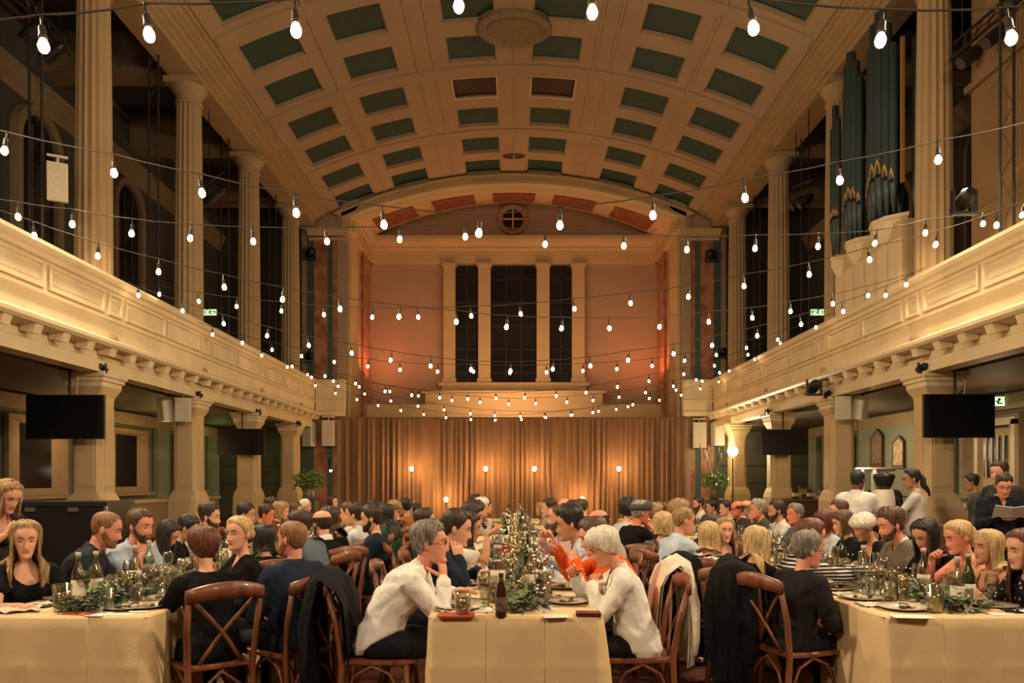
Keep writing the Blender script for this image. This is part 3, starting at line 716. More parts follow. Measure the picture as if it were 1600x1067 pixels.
# ================================================================== right aisle: door, plaques, bar
d_ = put('door_1', None, kind='structure', loc=(9.45, 14.9, 0))
put('door_leaf', MB().box((-.06, 0, 1.25), (.08, 1.0, 2.5)).mesh('door_leaf', CREAM2), d_)
put('door_frame', MB().box((-.08, -.57, 1.32), (.14, .12, 2.64)).box((-.08, .57, 1.32), (.14, .12, 2.64)).box((-.08, 0, 2.62), (.14, 1.26, .14)).mesh('door_frame', CREAM), d_)
put('door_glass', MB().box((-.105, 0, 1.95), (.02, .72, .8)).mesh('door_glass', DARKGLASS), d_)
for k in range(4):
    put('glazing_bar', MB().box((-.12, -.27 + k * .18, 1.95), (.025, .04, .8)).mesh('glazing_bar', CREAM), d_)
put('door_panel', MB().box((-.11, -.2, .85), (.03, .3, .9)).box((-.11, .2, .85), (.03, .3, .9)).mesh('door_panel', CREAM), d_)
put('handle', MB().tube([(-.11, .4, 1.15), (-.16, .4, 1.15), (-.16, .28, 1.15)], .012, 6).mesh('handle', BRASS), d_)
for k, (px, py, w, h, y) in enumerate(((1371, 700, .62, .98, 19.7), (1403, 706, .56, .80, 18.6))):
    z = EYE + (VPY - py) / F * y
    t = thing('wall_tablet', ('arched dark memorial tablet on the right aisle wall', 'smaller pale-faced memorial tablet beside the dark one')[k], 'plaque', (9.28 - .0, y, z), (0, 0, 0))
    sh = lambda s, x: [(x, -w / 2 * s, -h / 2 * s), (x, w / 2 * s, -h / 2 * s), (x, w / 2 * s, h * .3 * s), (x, w * .25 * s, h * .42 * s), (x, 0, h / 2 * s), (x, -w * .25 * s, h * .42 * s), (x, -w / 2 * s, h * .3 * s)]
    put('frame', MB().loft([sh(1, .13), sh(1, 0), sh(.84, 0), sh(.80, .03)]).mesh('frame', mat('tablet_wood', (.10, .045, .02), .4)), t)
    put('face', MB().loft([sh(.82, .05), sh(.80, .012)]).mesh('face', mat('tablet_face%d' % k, ((.20, .11, .05), (.52, .38, .22))[k], .5, var=.3, vscale=9)), t)
ws = put('wall_return', MB().box((9.41, 19.2, 1.95), (.12, 3.0, 2.0)).mesh('wall_return', mat('wall_pale_teal', (0, 0, 0))), kind='structure')
# back bar with bottles
bar_o = thing('bar_counter', 'dark bar counter with bottles at the far end of the right aisle', 'bar', (7.55, 18.4, 0))
put('body', MB().box((0, 0, .5), (2.4, .6, 1.0)).mesh('body', mat('bar_wood', (.10, .05, .025), .5)), bar_o)
put('counter_top', MB().box((0, 0, 1.03), (2.5, .7, .06)).mesh('counter_top', mat('bar_top', (.16, .09, .05), .35)), bar_o)
for k in range(6):
    put('front_panel', MB().box((-1.0 + k * .4, -.31, .5), (.34, .02, .8)).mesh('front_panel', mat('bar_wood', (0, 0, 0))), bar_o)
bt = [mat('bottle_green_glass', (.03, .07, .025), .1, trans=.5), mat('bottle_brown_glass', (.06, .02, .008), .1, trans=.3), mat('bottle_clear_glass', (.75, .78, .72), .05, trans=.9)]
bb = [MB().lathe([(.036, 0), (.038, .01), (.038, .17), (.030, .205), (.014, .235), (.013, .29), (.016, .292), (.016, .305), (.0, .306)], 12).mesh('bottle', m, True) for m in bt]
lab_m = MB().lathe([(.0385, .05), (.0392, .052), (.0392, .13), (.0385, .132)], 12, cap=False).mesh('label', mat('paper_label', (.75, .68, .52), .6), True)
for k in range(14):
    b = put('bottle', bb[k % 3], None, (6.62 + k * .115, 18.3 + .12 * (k % 3 - 1), 1.06), label='%s glass bottle standing among others on the back bar counter' % ('green', 'brown', 'clear')[k % 3], cat='bottle', group='%s bottles on the back bar' % ('green', 'brown', 'clear')[k % 3])
    put('label', lab_m, b)

clampspot(1272, 604, 15.2, 'black forked clamp arm under the right balcony edge', 2.0)
o = thing('equipment_case', 'black equipment case standing in the left aisle behind the seated women', 'case', (-5.35, 9.2, 0))
put('body', MB().box((0, 0, .62), (1.25, .6, 1.16)).mesh('body', BLACKPLASTIC), o)
put('lid', MB().box((0, 0, 1.225), (1.29, .64, .05)).mesh('lid', BLACK), o)
for sx in (-.62, .62): put('corner', MB().box((sx, -.3, .62), (.03, .03, 1.16)).mesh('corner', STEEL), o)
put('latch', MB().box((-.25, -.31, 1.16), (.12, .02, .05)).box((.25, -.31, 1.16), (.12, .02, .05)).mesh('latch', STEEL), o)
for k, px in enumerate((1256, 1275)):
    q = at(px, 768, 24.5)
    o = thing('picture_frame', ('small framed card on the green end wall nearer the spotlight', 'small framed card on the green end wall nearer the bar')[k], 'picture', q)
    put('frame', MB().box((0, 0, 0), (.30, .03, .22)).mesh('frame', mat('frame_oak', (.16, .08, .03), .5)), o)
    put('card', MB().box((0, -.018, 0), (.25, .008, .17)).mesh('card', mat('card_tan', (.55, .38, .18), .7, var=.3, vscale=20)), o)
# ================================================================== people
SKINS = {'fair': (0.66, 0.33, 0.20), 'pink': (0.66, 0.27, 0.165), 'tan': (0.50, 0.235, 0.125), 'olive': (0.38, 0.19, 0.10), 'dark': (0.12, 0.05, 0.028), 'red': (0.62, 0.19, 0.10)}
HAIRS = {'black': ((.008, .007, .007), (.03, .024, .02)), 'dark': ((.018, .011, .008), (.06, .034, .02)), 'brown': ((.045, .024, .012), (.13, .07, .035)), 'auburn': ((.05, .014, .008), (.16, .05, .025)),
         'ginger': ((.14, .06, .025), (.32, .15, .06)), 'blond': ((.30, .18, .07), (.66, .46, .22)), 'dkblond': ((.15, .085, .035), (.42, .26, .11)), 'grey': ((.14, .12, .095), (.42, .37, .30)), 'saltpepper': ((.06, .05, .04), (.28, .24, .19)),
         'white': ((.50, .44, .34), (.85, .78, .66)), 'bald': ((.05, .03, .02), (.1, .06, .04))}
def skin_m(k): return mat('skin_' + k, SKINS[k], .5, var=.05, vscale=14, spec=.35)
def lip_m(k): return mat('lips_' + k, tuple(c * f for c, f in zip(SKINS[k], (.72, .36, .36))), .45)
def hair_m(k): return mat('hair_' + k, HAIRS[k][0], .45, col2=HAIRS[k][1], vscale=1.0, stretch=(95, 95, 9), bump=.4, bscale=1.3, spec=.4)
EYEW, IRIS = mat('eye_white', (.42, .37, .32), .35), mat('iris', (.05, .035, .025), .2)

HZ = [-.120, -.115, -.104, -.085, -.062, -.040, -.015, .005, .028, .052, .076, .096, .109, .117]
HW = [.008, .026, .041, .051, .057, .063, .069, .072, .0745, .0755, .071, .057, .037, .008]
HFr = [.066, .082, .088, .088, .087, .086, .085, .085, .090, .088, .078, .058, .034, .004]
HBk = [.045, .020, -.005, -.035, -.060, -.074, -.087, -.094, -.099, -.101, -.095, -.078, -.052, -.014]
FEM = [False]
def head_xyz(z, a, face=True):
    w = np.interp(z, HZ, HW) * (np.interp(z, [-.12, -.06, .0, .03], [.78, .87, .96, .98]) if FEM[0] and face else 1); f = np.interp(z, HZ, HFr); b = np.interp(z, HZ, HBk)
    c = b + (f - b) * .52
    s, k = math.sin(a), math.cos(a)
    e = .86
    x = w * math.copysign(abs(s) ** e, s)
    y = c + (f - c) * math.copysign(abs(k) ** e, k) if k > 0 else c - (c - b) * abs(k) ** e
    if face and k > 0:
        n = 0
        if -.056 < z < .026:
            t = np.interp(z, [-.056, -.047, -.036, .004, .026], [0, .75, 1, .30, 0])
            sg = .0085 + .006 * np.interp(z, [-.05, -.036, -.01], [1, 1, 0])
            n = .027 * t * math.exp(-(x / sg) ** 2)
        eye = -.010 * math.exp(-((abs(x) - .031) / .017) ** 2 - ((z - .005) / .012) ** 2)
        brow = .004 * math.exp(-((abs(x) - .028) / .022) ** 2 - ((z - .026) / .008) ** 2)
        cheek = .004 * math.exp(-((abs(x) - .038) / .016) ** 2 - ((z + .028) / .018) ** 2)
        chin = .006 * math.exp(-(x / .018) ** 2 - ((z + .100) / .012) ** 2) - .004 * math.exp(-(x / .03) ** 2 - ((z + .080) / .006) ** 2)
        if FEM[0]: n *= .78; brow *= .3; chin *= .7; cheek *= 1.2
        y += n + eye + brow + cheek + chin
    return (x, y, z)
def add_head(mb, M, rows, cols, fem=False):
    FEM[0] = fem
    rings = []
    for i in range(rows + 1):
        t = i / rows
        z = -.1195 + .236 * (.5 - .5 * math.cos(PI * (t * .82 + .09))) / 1.0
        z = -.1195 + .236 * ((.5 - .5 * math.cos(PI * (t * .8 + .1))) - .0245) / .951
        ring = []
        for j in range(cols):
            u = j / cols * 2 - 1
            a = PI * math.copysign(abs(u) ** 1.45, u)
            ring.append(head_xyz(z, a))
        rings.append(ring)
    mb.loft([r[::-1] for r in rings], 0, True, True, M)
    FEM[0] = False
    for s in (-1, 1):
        E = M @ Matrix.Translation((s * .073, -.010, -.004)) @ Matrix.Rotation(s * .35, 4, 'Z')
        mb.ell((0, 0, 0), (.009, .017, .030), 10, 6, 0, E)
    for zc, h in ((-.0605, .0044 if not fem else .0052), (-.0695, .0052 if not fem else .0064)):
        mb.ell((0, .0850, zc), (.0205, .0068, h), 12, 6, 1, M)
def add_hand(mb, M, side, curl, spread=.5):
    rings = []
    for y, w, h, zz in ((-.02, .026, .019, 0), (.0, .027, .018, 0), (.03, .036, .017, 0), (.065, .041, .0145, 0), (.088, .039, .012, -.002)):
        rings.append([(w * math.cos(2 * PI * k / 12), y, zz + h * math.sin(2 * PI * k / 12)) for k in range(12)])
    mb.loft(rings, 0, True, True, M)
    for i, (x, L, r) in enumerate(((-.030, .070, .0093), (-.010, .079, .0095), (.010, .073, .0092), (.029, .057, .0083))):
        x *= side
        p = Vector((x, .078, -.002)); an = curl * (.35 + .1 * i); pts = [p.copy()]; rr = [r]
        dx = x * spread
        for seg, f in ((.45, 1), (.32, .92), (.25, .8)):
            d = Vector((dx, math.cos(an), -math.sin(an))).normalized()
            p = p + d * L * seg * 1.1; pts.append(p.copy()); rr.append(r * f); an += curl * .75
        mb.tube(pts, rr, 8, round_ends=True, M=M)
    p = Vector((-side * .022, .012, -.006)); pts = [p.copy()]
    d = Vector((-side * .72, .62, -.30 - .35 * curl)).normalized()
    for L in (.042, .032, .026):
        p = p + d * L; pts.append(p.copy()); d = (d + Vector((side * .22 * curl, .12, -.12 * curl))).normalized()
    mb.tube(pts, [.0135, .012, .0105, .0085], 8, round_ends=True, M=M)

def rotv(v, ang, axis):
    return Matrix.Rotation(ang, 3, axis) @ v
def make_pose(sex, lean, twist, hyaw, hpitch, arms, stand=False, hroll=0):
    f = sex == 'f'
    D = {}
    tl = lambda a: Vector((0, math.sin(a), math.cos(a)))
    hz = .90 if stand else .545
    P0 = Vector((0, 0, hz)); P1 = P0 + tl(lean * .6) * .215; P2 = P1 + tl(lean * 1.15) * (.265 if not f else .25)
    u1, u2 = tl(lean * .6), tl(lean * 1.15)
    l2 = Vector((math.cos(twist), math.sin(twist), 0)); f2 = u2.cross(l2) if u2.cross(l2).y > 0 else l2.cross(u2)
    f2 = u2.cross(l2).normalized()
    if f2.dot(Vector((-math.sin(twist), math.cos(twist), 0))) < 0: f2 = -f2
    nd = (tl(lean * .75 + .12 + hpitch * .25)); nd.rotate(Euler((0, 0, twist * .5)))
    N = P2 + nd * .050
    hr = Matrix.Rotation(twist * .6 + hyaw, 4, 'Z') @ Matrix.Rotation(-hpitch, 4, 'X') @ Matrix.Rotation(hroll, 4, 'Y')
    hs = .97 if f else 1.02
    H = N + nd * .03 + (hr.to_3x3() @ Vector((0, .022, .088)))
    D.update(P0=P0, P1=P1, P2=P2, u1=u1, u2=u2, l2=l2, f2=f2, N=N, H=H, f=f, HM=Matrix.Translation(H) @ hr @ Matrix.Scale(hs, 4), stand=stand)
    sw = .150 if f else .178
    D['arms'] = []
    for s, key in ((-1, arms[0]), (1, arms[1])):
        S = P2 - u2 * .052 + l2 * s * sw + f2 * .005
        hd = H
        T = {'table': Vector((s * .15, .44, .80)), 'plate': Vector((s * .12, .40, .86)), 'lap': Vector((s * .09, .30, .66)), 'chin': hd + hr.to_3x3() @ Vector((s * .035, .075, -.20)), 'cheek': hd + hr.to_3x3() @ Vector((s * .075, .06, -.19)),
             'mouth': hd + hr.to_3x3() @ Vector((s * .05, .17, -.17)), 'front': Vector((s * .07, .40, .96)), 'reach': Vector((s * .02, .66, .90)), 'raise': hd + Vector((s * .10, .26, -.10)),
             'hang': S + Vector((s * .08, .06, -.50)), 'hold': P1 + Vector((s * .08, .33, .08)), 'palm': Vector((s * .10, .42, 1.06)), 'back': S + Vector((s * .14, -.02, -.46)), 'work': P1 + Vector((s * .12, .40, -.02))}[key]
        Lu, Lf = (.265, .235) if f else (.285, .25)
        d = T - S; L = d.length; mx = (Lu + Lf) * .985
        if L > mx: T = S + d * (mx / L); d = T - S; L = mx
        dn = d.normalized()
        a = (Lu * Lu - Lf * Lf + L * L) / (2 * L); h = math.sqrt(max(0, Lu * Lu - a * a))
        pole = Vector((s * .55, -.15, -.9)) if key not in ('hang', 'back') else Vector((s * .2, -1, -.1))
        pole = (pole - dn * pole.dot(dn)).normalized()
        E = S + dn * a + pole * h
        fd = (T - E).normalized()
        nrm = {'table': Vector((0, 0, 1)), 'plate': Vector((s * .6, 0, .8)), 'lap': Vector((0, .3, 1)), 'chin': Vector((s * .5, .9, 0)), 'cheek': Vector((s, .3, 0)), 'mouth': Vector((s * .8, .5, .1)), 'front': Vector((s, .2, .2)), 'reach': Vector((s * .3, 0, 1)),
               'raise': Vector((s * .3, -1, .2)), 'hang': Vector((s, 0, 0)), 'hold': Vector((s, .2, -.5)), 'palm': Vector((0, -.2, -1)), 'back': Vector((s, 0, 0)), 'work': Vector((s * .3, 0, 1))}[key]
        tip = {'table': Vector((-s * .25, 1, -.12)), 'plate': Vector((-s * .4, 1, -.25)), 'lap': Vector((-s * .8, .5, 0)), 'chin': Vector((-s * .15, -.25, 1)), 'cheek': Vector((0, -.15, 1)), 'mouth': Vector((-s * .5, -.6, .5)), 'front': Vector((-s * .7, .3, .5)),
               'reach': Vector((0, 1, .1)), 'raise': Vector((-s * .2, .2, 1)), 'hang': Vector((0, .15, -1)), 'hold': Vector((-s * .6, .8, .1)), 'palm': Vector((-s * .3, 1, .1)), 'back': Vector((0, 0, -1)), 'work': Vector((-s * .3, 1, 0))}[key]
        y = (fd * .45 + tip.normalized() * .75).normalized()
        z = (nrm - y * nrm.dot(y)).normalized(); x = y.cross(z)
        HMt = Matrix(((x.x, y.x, z.x, T.x), (x.y, y.y, z.y, T.y), (x.z, y.z, z.z, T.z), (0, 0, 0, 1)))
        curl = {'table': .35, 'plate': 1.1, 'lap': .8, 'chin': 1.0, 'cheek': .7, 'mouth': 1.25, 'front': .8, 'reach': .7, 'raise': .25, 'hang': .5, 'hold': 1.0, 'palm': .12, 'back': .5, 'work': .9}[key]
        D['arms'].append((s, S, E, T, HMt @ Matrix.Scale(.9 if f else 1.0, 4), curl))
    D['legs'] = []
    for s in (-1, 1):
        hip = P0 + Vector((s * .088, .0, -.02))
        if stand: kn, an, to = Vector((s * .10, .02, .48)), Vector((s * .11, -.02, .09)), Vector((s * .13, .14, .03))
        else: kn, an, to = Vector((s * .115, .43, .515)), Vector((s * .12, .42 + .06 * s, .09)), Vector((s * .13, .56 + .06 * s, .035))
        D['legs'].append((s, hip, kn, an, to))
    return D
def torso_rings(D, e, top=True, low=True):
    f = D['f']; P0, P1, P2, u1, u2, l2, f2 = (D[k] for k in ('P0', 'P1', 'P2', 'u1', 'u2', 'l2', 'f2'))
    l1 = (Vector((1, 0, 0)) + l2).normalized(); f1 = Vector((0, 1, 0))
    R_ = []
    def ring(c, w, d, l, fw, sh=0):
        c = c + fw * sh
        R_.append([c + l * (w + e) * math.copysign(abs(math.cos(q)) ** .85, math.cos(q)) + fw * (d + e) * math.copysign(abs(math.sin(q)) ** .9, math.sin(q)) for q in [2 * PI * k / 16 for k in range(16)]])
    X = Vector((1, 0, 0))
    if low:
        ring(P0 - u1 * .085, .13 if not f else .14, .10, X, f1)
        ring(P0 - u1 * .03, .162 if not f else .172, .125, X, f1)
    ring(P0 + u1 * .06, .158 if not f else .160, .122, X, f1)
    ring(P1 - u1 * .06, .150 if not f else .135, .115 if not f else .098, l1, f1, .005)
    ring(P1 + u2 * .03, .152 if not f else .130, .115 if not f else .095, l1, f2, .005)
    ring(P1 + u2 * .12, .165 if not f else .143, .122 if not f else .105, l2, f2, .01)
    ring(P2 - u2 * .085, .165 if not f else .142, .108 if not f else .092, l2, f2, .006)
    if top:
        ring(P2 - u2 * .035, .118 if not f else .098, .078 if not f else .066, l2, f2)
        ring(P2 + u2 * .0, .068 if not f else .055, .060 if not f else .050, l2, f2)
    return R_
def add_arms(mb, D, e, upto=1.0, n=10):
    f = D['f']; k = .86 if f else 1.0
    for s, S, E, T, HMt, curl in D['arms']:
        mb.tube([D['P2'] - D['u2'] * .01, S.lerp(D['P2'] - D['u2'] * .012, .45), S], [(.045 + e) * k, (.050 + e) * k, (.056 + e) * k], n, round_ends=True)
        if upto <= 1.0 and upto < .999:
            q = S.lerp(E, upto * 2) if upto <= .5 else None
            if q is not None:
                mb.tube([S, q], [(.056 + e) * k, (.050 + e * 1.5) * k], n, round_ends=False); mb.ell(S, [(.057 + e) * k] * 3, 10, 6)
                continue
        if upto < .999:
            t = (upto - .5) * 2; q = E.lerp(T, t)
            mb.tube([S, S.lerp(E, .5), E, q], [(.056 + e) * k, (.049 + e) * k, (.043 + e) * k, (.040 + e) * k], n, round_ends=True)
        else:
            q = E.lerp(T, .97)
            mb.tube([S, S.lerp(E, .5), E, E.lerp(T, .3), q], [(.056 + e) * k, (.049 + e) * k, (.042 + e) * k, (.042 + e) * k, (.029 + e * .9) * k], n, round_ends=True)
def add_legs(mb, D, e, feet=True, skirt=False):
    k = .95 if D['f'] else 1.0
    for s, hip, kn, an, to in D['legs']:
        mb.tube([hip, hip.lerp(kn, .5), kn, kn.lerp(an, .3), an], [(.088 + e) * k, (.076 + e) * k, (.057 + e) * k, (.055 + e) * k, (.036 + e) * k], 10, round_ends=True)
        if feet: mb.tube([an + Vector((0, -.03, -.035)), an.lerp(to, .5) + Vector((0, 0, -.01)), to], [.040 + e, .042 + e, .034 + e], 10, round_ends=True)

_jobs = []
def remesh_job(mb, voxel, it, key):
    me = bpy.data.meshes.new('tmp'); me.from_pydata(mb.v, [], mb.f); me.update()
    o = bpy.data.objects.new('tmp', me); COL.objects.link(o)
    m = o.modifiers.new('r', 'REMESH'); m.mode = 'VOXEL'; m.voxel_size = voxel; m.adaptivity = 0
    s = o.modifiers.new('s', 'SMOOTH'); s.factor = .5; s.iterations = it
    _jobs.append((o, key))
def run_jobs():
    dg = bpy.context.evaluated_depsgraph_get(); res = {}
    for o, key in _jobs:
        ev = o.evaluated_get(dg); me = ev.to_mesh()
        nv, npoly = len(me.vertices), len(me.polygons)
        co = np.empty(nv * 3, np.float32); me.vertices.foreach_get('co', co)
        lt = np.empty(npoly, np.int32); me.polygons.foreach_get('loop_total', lt)
        li = np.empty(len(me.loops), np.int32); me.loops.foreach_get('vertex_index', li)
        fs = np.split(li, np.cumsum(lt)[:-1]) if not (lt == 4).all() else li.reshape(-1, 4)
        res[key] = (co.reshape(-1, 3), fs)
        ev.to_mesh_clear()
    for o, key in _jobs:
        me = o.data; bpy.data.objects.remove(o); bpy.data.meshes.remove(me)
    _jobs.clear()
    return res

def hair_mesh(style, D, seed):
    """outer and inner shell over the scalp; long styles fall with gravity and lie on the shoulders"""
    r = random.Random(seed)
    HM = D['HM']; inv = HM.inverted()
    A = [0, 35, 60, 85, 112, 150, 180]
    S = {'short': dict(lump=.004, z=[.080, .086, .060, .000, -.030, -.062, -.076], T=.017, side=.55, top=1.2),
         'quiff': dict(lump=.003, z=[.086, .082, .056, .002, -.028, -.058, -.070], T=.024, side=.35, top=1.5),
         'sidepart': dict(lump=.004, z=[.074, .080, .056, .000, -.032, -.062, -.076], T=.022, side=.6, top=1.3),
         'buzz': dict(z=[.088, .093, .062, .008, -.026, -.056, -.066], T=.007, side=.7, top=1.0),
         'fluffy': dict(z=[.074, .070, .046, .000, -.036, -.068, -.080], T=.032, side=.9, top=1.1, lump=.008),
         'curly': dict(z=[.072, .066, .030, -.030, -.060, -.085, -.095], T=.044, side=1.0, top=1.0, lump=.013),
         'pixie': dict(z=[.054, .050, .030, -.014, -.040, -.066, -.082], T=.028, side=.9, top=1.1, lump=.004),
         'bowl': dict(z=[.036, .030, .012, -.012, -.024, -.034, -.040], T=.030, side=1.2, top=.9),
         'bob': dict(z=[.068, .060, .034, -.01, -.02, -.03, -.03], T=.026, side=1.0, top=1.0, L=.115, f0=66),
         'mid': dict(z=[.088, .082, .060, -.01, -.02, -.03, -.03], T=.022, side=1.0, top=1.0, L=.17, f0=68),
         'long': dict(z=[.092, .086, .064, -.01, -.02, -.03, -.03], T=.022, side=1.0, top=1.0, L=.36, f0=68),
         'vlong': dict(z=[.092, .086, .064, -.01, -.02, -.03, -.03], T=.024, side=1.05, top=1.0, L=.46, f0=68),
         'back': dict(z=[.084, .078, .056, .006, -.030, -.060, -.070], T=.016, side=.8, top=1.0),
         'tonsure': dict(z=[.0, .0, .030, -.004, -.030, -.062, -.076], T=.013, side=1.0, top=.2, bald=.052)}
    if style in ('ponytail', 'bun', 'pony2'): q = S['back']
    else: q = S[style]
    n = 44; K = 11; L = q.get('L', 0); K2 = 9 if L else 0
    ph = [r.uniform(0, 6.28) for _ in range(6)]
    outer, inner = [], []
    cap = [(D['P0'], D['P1'], .135), (D['P1'], D['P2'] - D['u2'] * .05, .125), (D['P2'] - D['u2'] * .02, D['H'] - Vector((0, 0, .03)), .058), (D['arms'][0][1], D['arms'][1][1], .066)]
    def collide(p, c):
        for a, b, rad in cap:
            ab = b - a; t = max(0, min(1, (p - a).dot(ab) / ab.length_squared)); m = a + ab * t
            d = p - m; rr = rad + c
            if rad == .066 and d.length < rr:
                s_ = 1 if d.dot(D['f2']) > .0 else -1; p = p + D['f2'] * s_ * (rr - abs(d.dot(D['f2']))) * .8; continue
            if d.length < rr: p = m + (d.normalized() if d.length > 1e-5 else Vector((0, -1, 0))) * rr
        return p
    part = r.choice((-.5, .5))
    for j in range(n):
        u = j / n * 2 - 1
        a = PI * u; ad = abs(math.degrees(a))
        jit = .004 * math.sin(13 * a + ph[2]) + .003 * math.sin(29 * a + ph[3]) + r.uniform(-.002, .002)
        ze = float(np.interp(ad, A, q['z'])) + (jit if style not in ('bowl',) else 0); zs = .1168
        if 'bald' in q:
            zs = q['bald'] if ad > 62 else ze + .002
        co, ci = [], []
        for k in range(K + 1):
            t = k / K
            z = zs - (zs - ze) * (t ** 1.7 * .8 + .2 * t)
            x, y, _ = head_xyz(z, a, False)
            nv = Vector((x * 1.1, y + .008, max(z, -.02) * .9)).normalized()
            if zs == .1168: w = np.interp(t, [0, .3, .75, 1], [q['top'], q['top'], q['side'] if ad > 50 else .9, .22 if not L or ad < q.get('f0', 60) else q['side']])
            else: w = np.interp(t, [0, .15, .8, 1], [.15, .9, .9, .25])
            st = q['T'] * w * (1 + .10 * math.sin(9 * a + ph[0] + 2 * t) + .08 * math.sin(17 * a + ph[1]) + .06 * math.sin(31 * a + ph[2] + 5 * t))
            if q.get('lump'): st += q['lump'] * w * math.sin(7 * a + ph[3] + 9 * t) * math.sin(13 * t + 3 * a + ph[4])
            if q['top'] > 1 and ad < 70: st *= 1 + .25 * math.cos(a + part)
            p = Vector((x, y, z))
            co.append(p + nv * max(st, .0025)); ci.append(p - nv * .004)
        if L:
            falls = ad >= q['f0']
            p = HM @ co[-1]; pi_ = HM @ ci[-1]
            c0 = HM @ Vector((0, -.01, 0))
            out = Vector((p.x - c0.x, p.y - c0.y, 0)); out = out.normalized() if out.length > 1e-4 else Vector((0, -1, 0))
            LL = L * (1 - .10 * abs(math.sin(5 * a + ph[5])) - .05 * r.random())
            for k in range(1, K2 + 1):
                t = k / K2
                if falls:
                    step = LL / K2
                    wob = .0035 * math.sin(11 * a + ph[0] + 5 * t)
                    p = p + Vector((0, 0, -step)) - out * step * (.10 if style != 'bob' else .16) * (1 if t < .9 else 1.4)
                    p = collide(p + out * wob, .014 if L < .3 else .016)
                    co.append(inv @ p); ci.append(inv @ (p - out * (.020 * (1 - .75 * t) + .003)))
                else:
                    co.append(co[-1] * 1.0); ci.append(ci[-1] * 1.0)
        outer.append(co); inner.append(ci)
    mb = MB(); m = K + K2 + 1
    vs = [p for c in outer for p in c] + [p for c in inner for p in c]; o2 = n * m; fs = []
    for j in range(n):
        j2 = (j + 1) % n
        for k in range(m - 1):
            fs.append((j * m + k, j2 * m + k, j2 * m + k + 1, j * m + k + 1))
            fs.append((o2 + j * m + k, o2 + j * m + k + 1, o2 + j2 * m + k + 1, o2 + j2 * m + k))
        fs.append((j * m + m - 1, j2 * m + m - 1, o2 + j2 * m + m - 1, o2 + j * m + m - 1))
    if 'bald' in q:
        for j in range(n): fs.append((j * m, o2 + j * m, o2 + ((j + 1) % n) * m, ((j + 1) % n) * m))
    mb.add(vs, fs, 0, HM)
    if style in ('ponytail', 'pony2'):
        b0 = HM @ Vector((0, -.118, .03)); pts = [HM @ Vector((0, -.09, .03)), b0]; p = b0
        for k in range(6):
            p = collide(p + Vector((0, 0, -.05)) + (HM.to_3x3() @ Vector((0, -.02 if k < 1 else .002, 0))), .03); pts.append(p.copy())
        mb.tube(pts, [.016, .024, .034, .036, .034, .029, .021, .009], 10, round_ends=True)
    if style == 'bun':
        mb.ell(HM @ Vector((0, -.118, -.01)), (.048, .036, .042), 12, 8)
    return mb

TOPS = {}
def cloth_m(c, kind='plain'):
    key = 'cloth_%s_%s' % (kind, '_'.join('%03d' % int(x * 999) for x in c))
    if key in _mats: return _mats[key]
    m = mat(key, c, .82, var=.10 if kind == 'plain' else 0, vscale=9, bump=.7, bscale=11, spec=.15)
    nt = m.node_tree; b = nt.nodes['Principled BSDF']
    tc = [x for x in nt.nodes if x.type == 'TEX_COORD'][0] if any(x.type == 'TEX_COORD' for x in nt.nodes) else nt.nodes.new('ShaderNodeTexCoord')
    def ramp(src, stops, interp='CONSTANT'):
        r = nt.nodes.new('ShaderNodeValToRGB'); r.color_ramp.interpolation = interp
        while len(r.color_ramp.elements) < len(stops): r.color_ramp.elements.new(.5)
        for e, (p, c_) in zip(r.color_ramp.elements, stops): e.position = p; e.color = (*c_, 1)
        nt.links.new(src, r.inputs['Fac']); nt.links.new(r.outputs['Color'], b.inputs['Base Color'])
    if kind == 'stripe':
        w = nt.nodes.new('ShaderNodeTexWave'); w.wave_type = 'BANDS'; w.bands_direction = 'Z'; w.inputs['Scale'].default_value = 13; w.inputs['Distortion'].default_value = .6; w.inputs['Detail Scale'].default_value = 1
        nt.links.new(tc.outputs['Object'], w.inputs['Vector']); ramp(w.outputs['Fac'], [(0, (.008, .008, .012)), (.52, (.62, .6, .55))])
    if kind == 'zebra':
        w = nt.nodes.new('ShaderNodeTexWave'); w.wave_type = 'BANDS'; w.bands_direction = 'Z'; w.inputs['Scale'].default_value = 9; w.inputs['Distortion'].default_value = 7; w.inputs['Detail Scale'].default_value = 1.6
        nt.links.new(tc.outputs['Object'], w.inputs['Vector']); ramp(w.outputs['Fac'], [(0, (.008, .008, .01)), (.48, (.66, .62, .56))])
    if kind in ('floral', 'sequin', 'dots'):
        v = nt.nodes.new('ShaderNodeTexVoronoi'); v.inputs['Scale'].default_value = {'floral': 34, 'sequin': 60, 'dots': 26}[kind]
        nt.links.new(tc.outputs['Object'], v.inputs['Vector'])
        c2 = {'floral': (.42, .25, .12), 'sequin': (.55, .48, .38), 'dots': (.5, .36, .3)}[kind]
        ramp(v.outputs['Distance'], [(0, c2), ({'floral': .34, 'sequin': .3, 'dots': .22}[kind], c)])
    if kind == 'check':
        v = nt.nodes.new('ShaderNodeTexChecker'); v.inputs['Scale'].default_value = 90; v.inputs[1].default_value = (*c, 1); v.inputs[2].default_value = (*[min(1, x * 1.35) for x in c], 1)
        nt.links.new(tc.outputs['Object'], v.inputs['Vector']); nt.links.new(v.outputs['Color'], b.inputs['Base Color'])
    return m

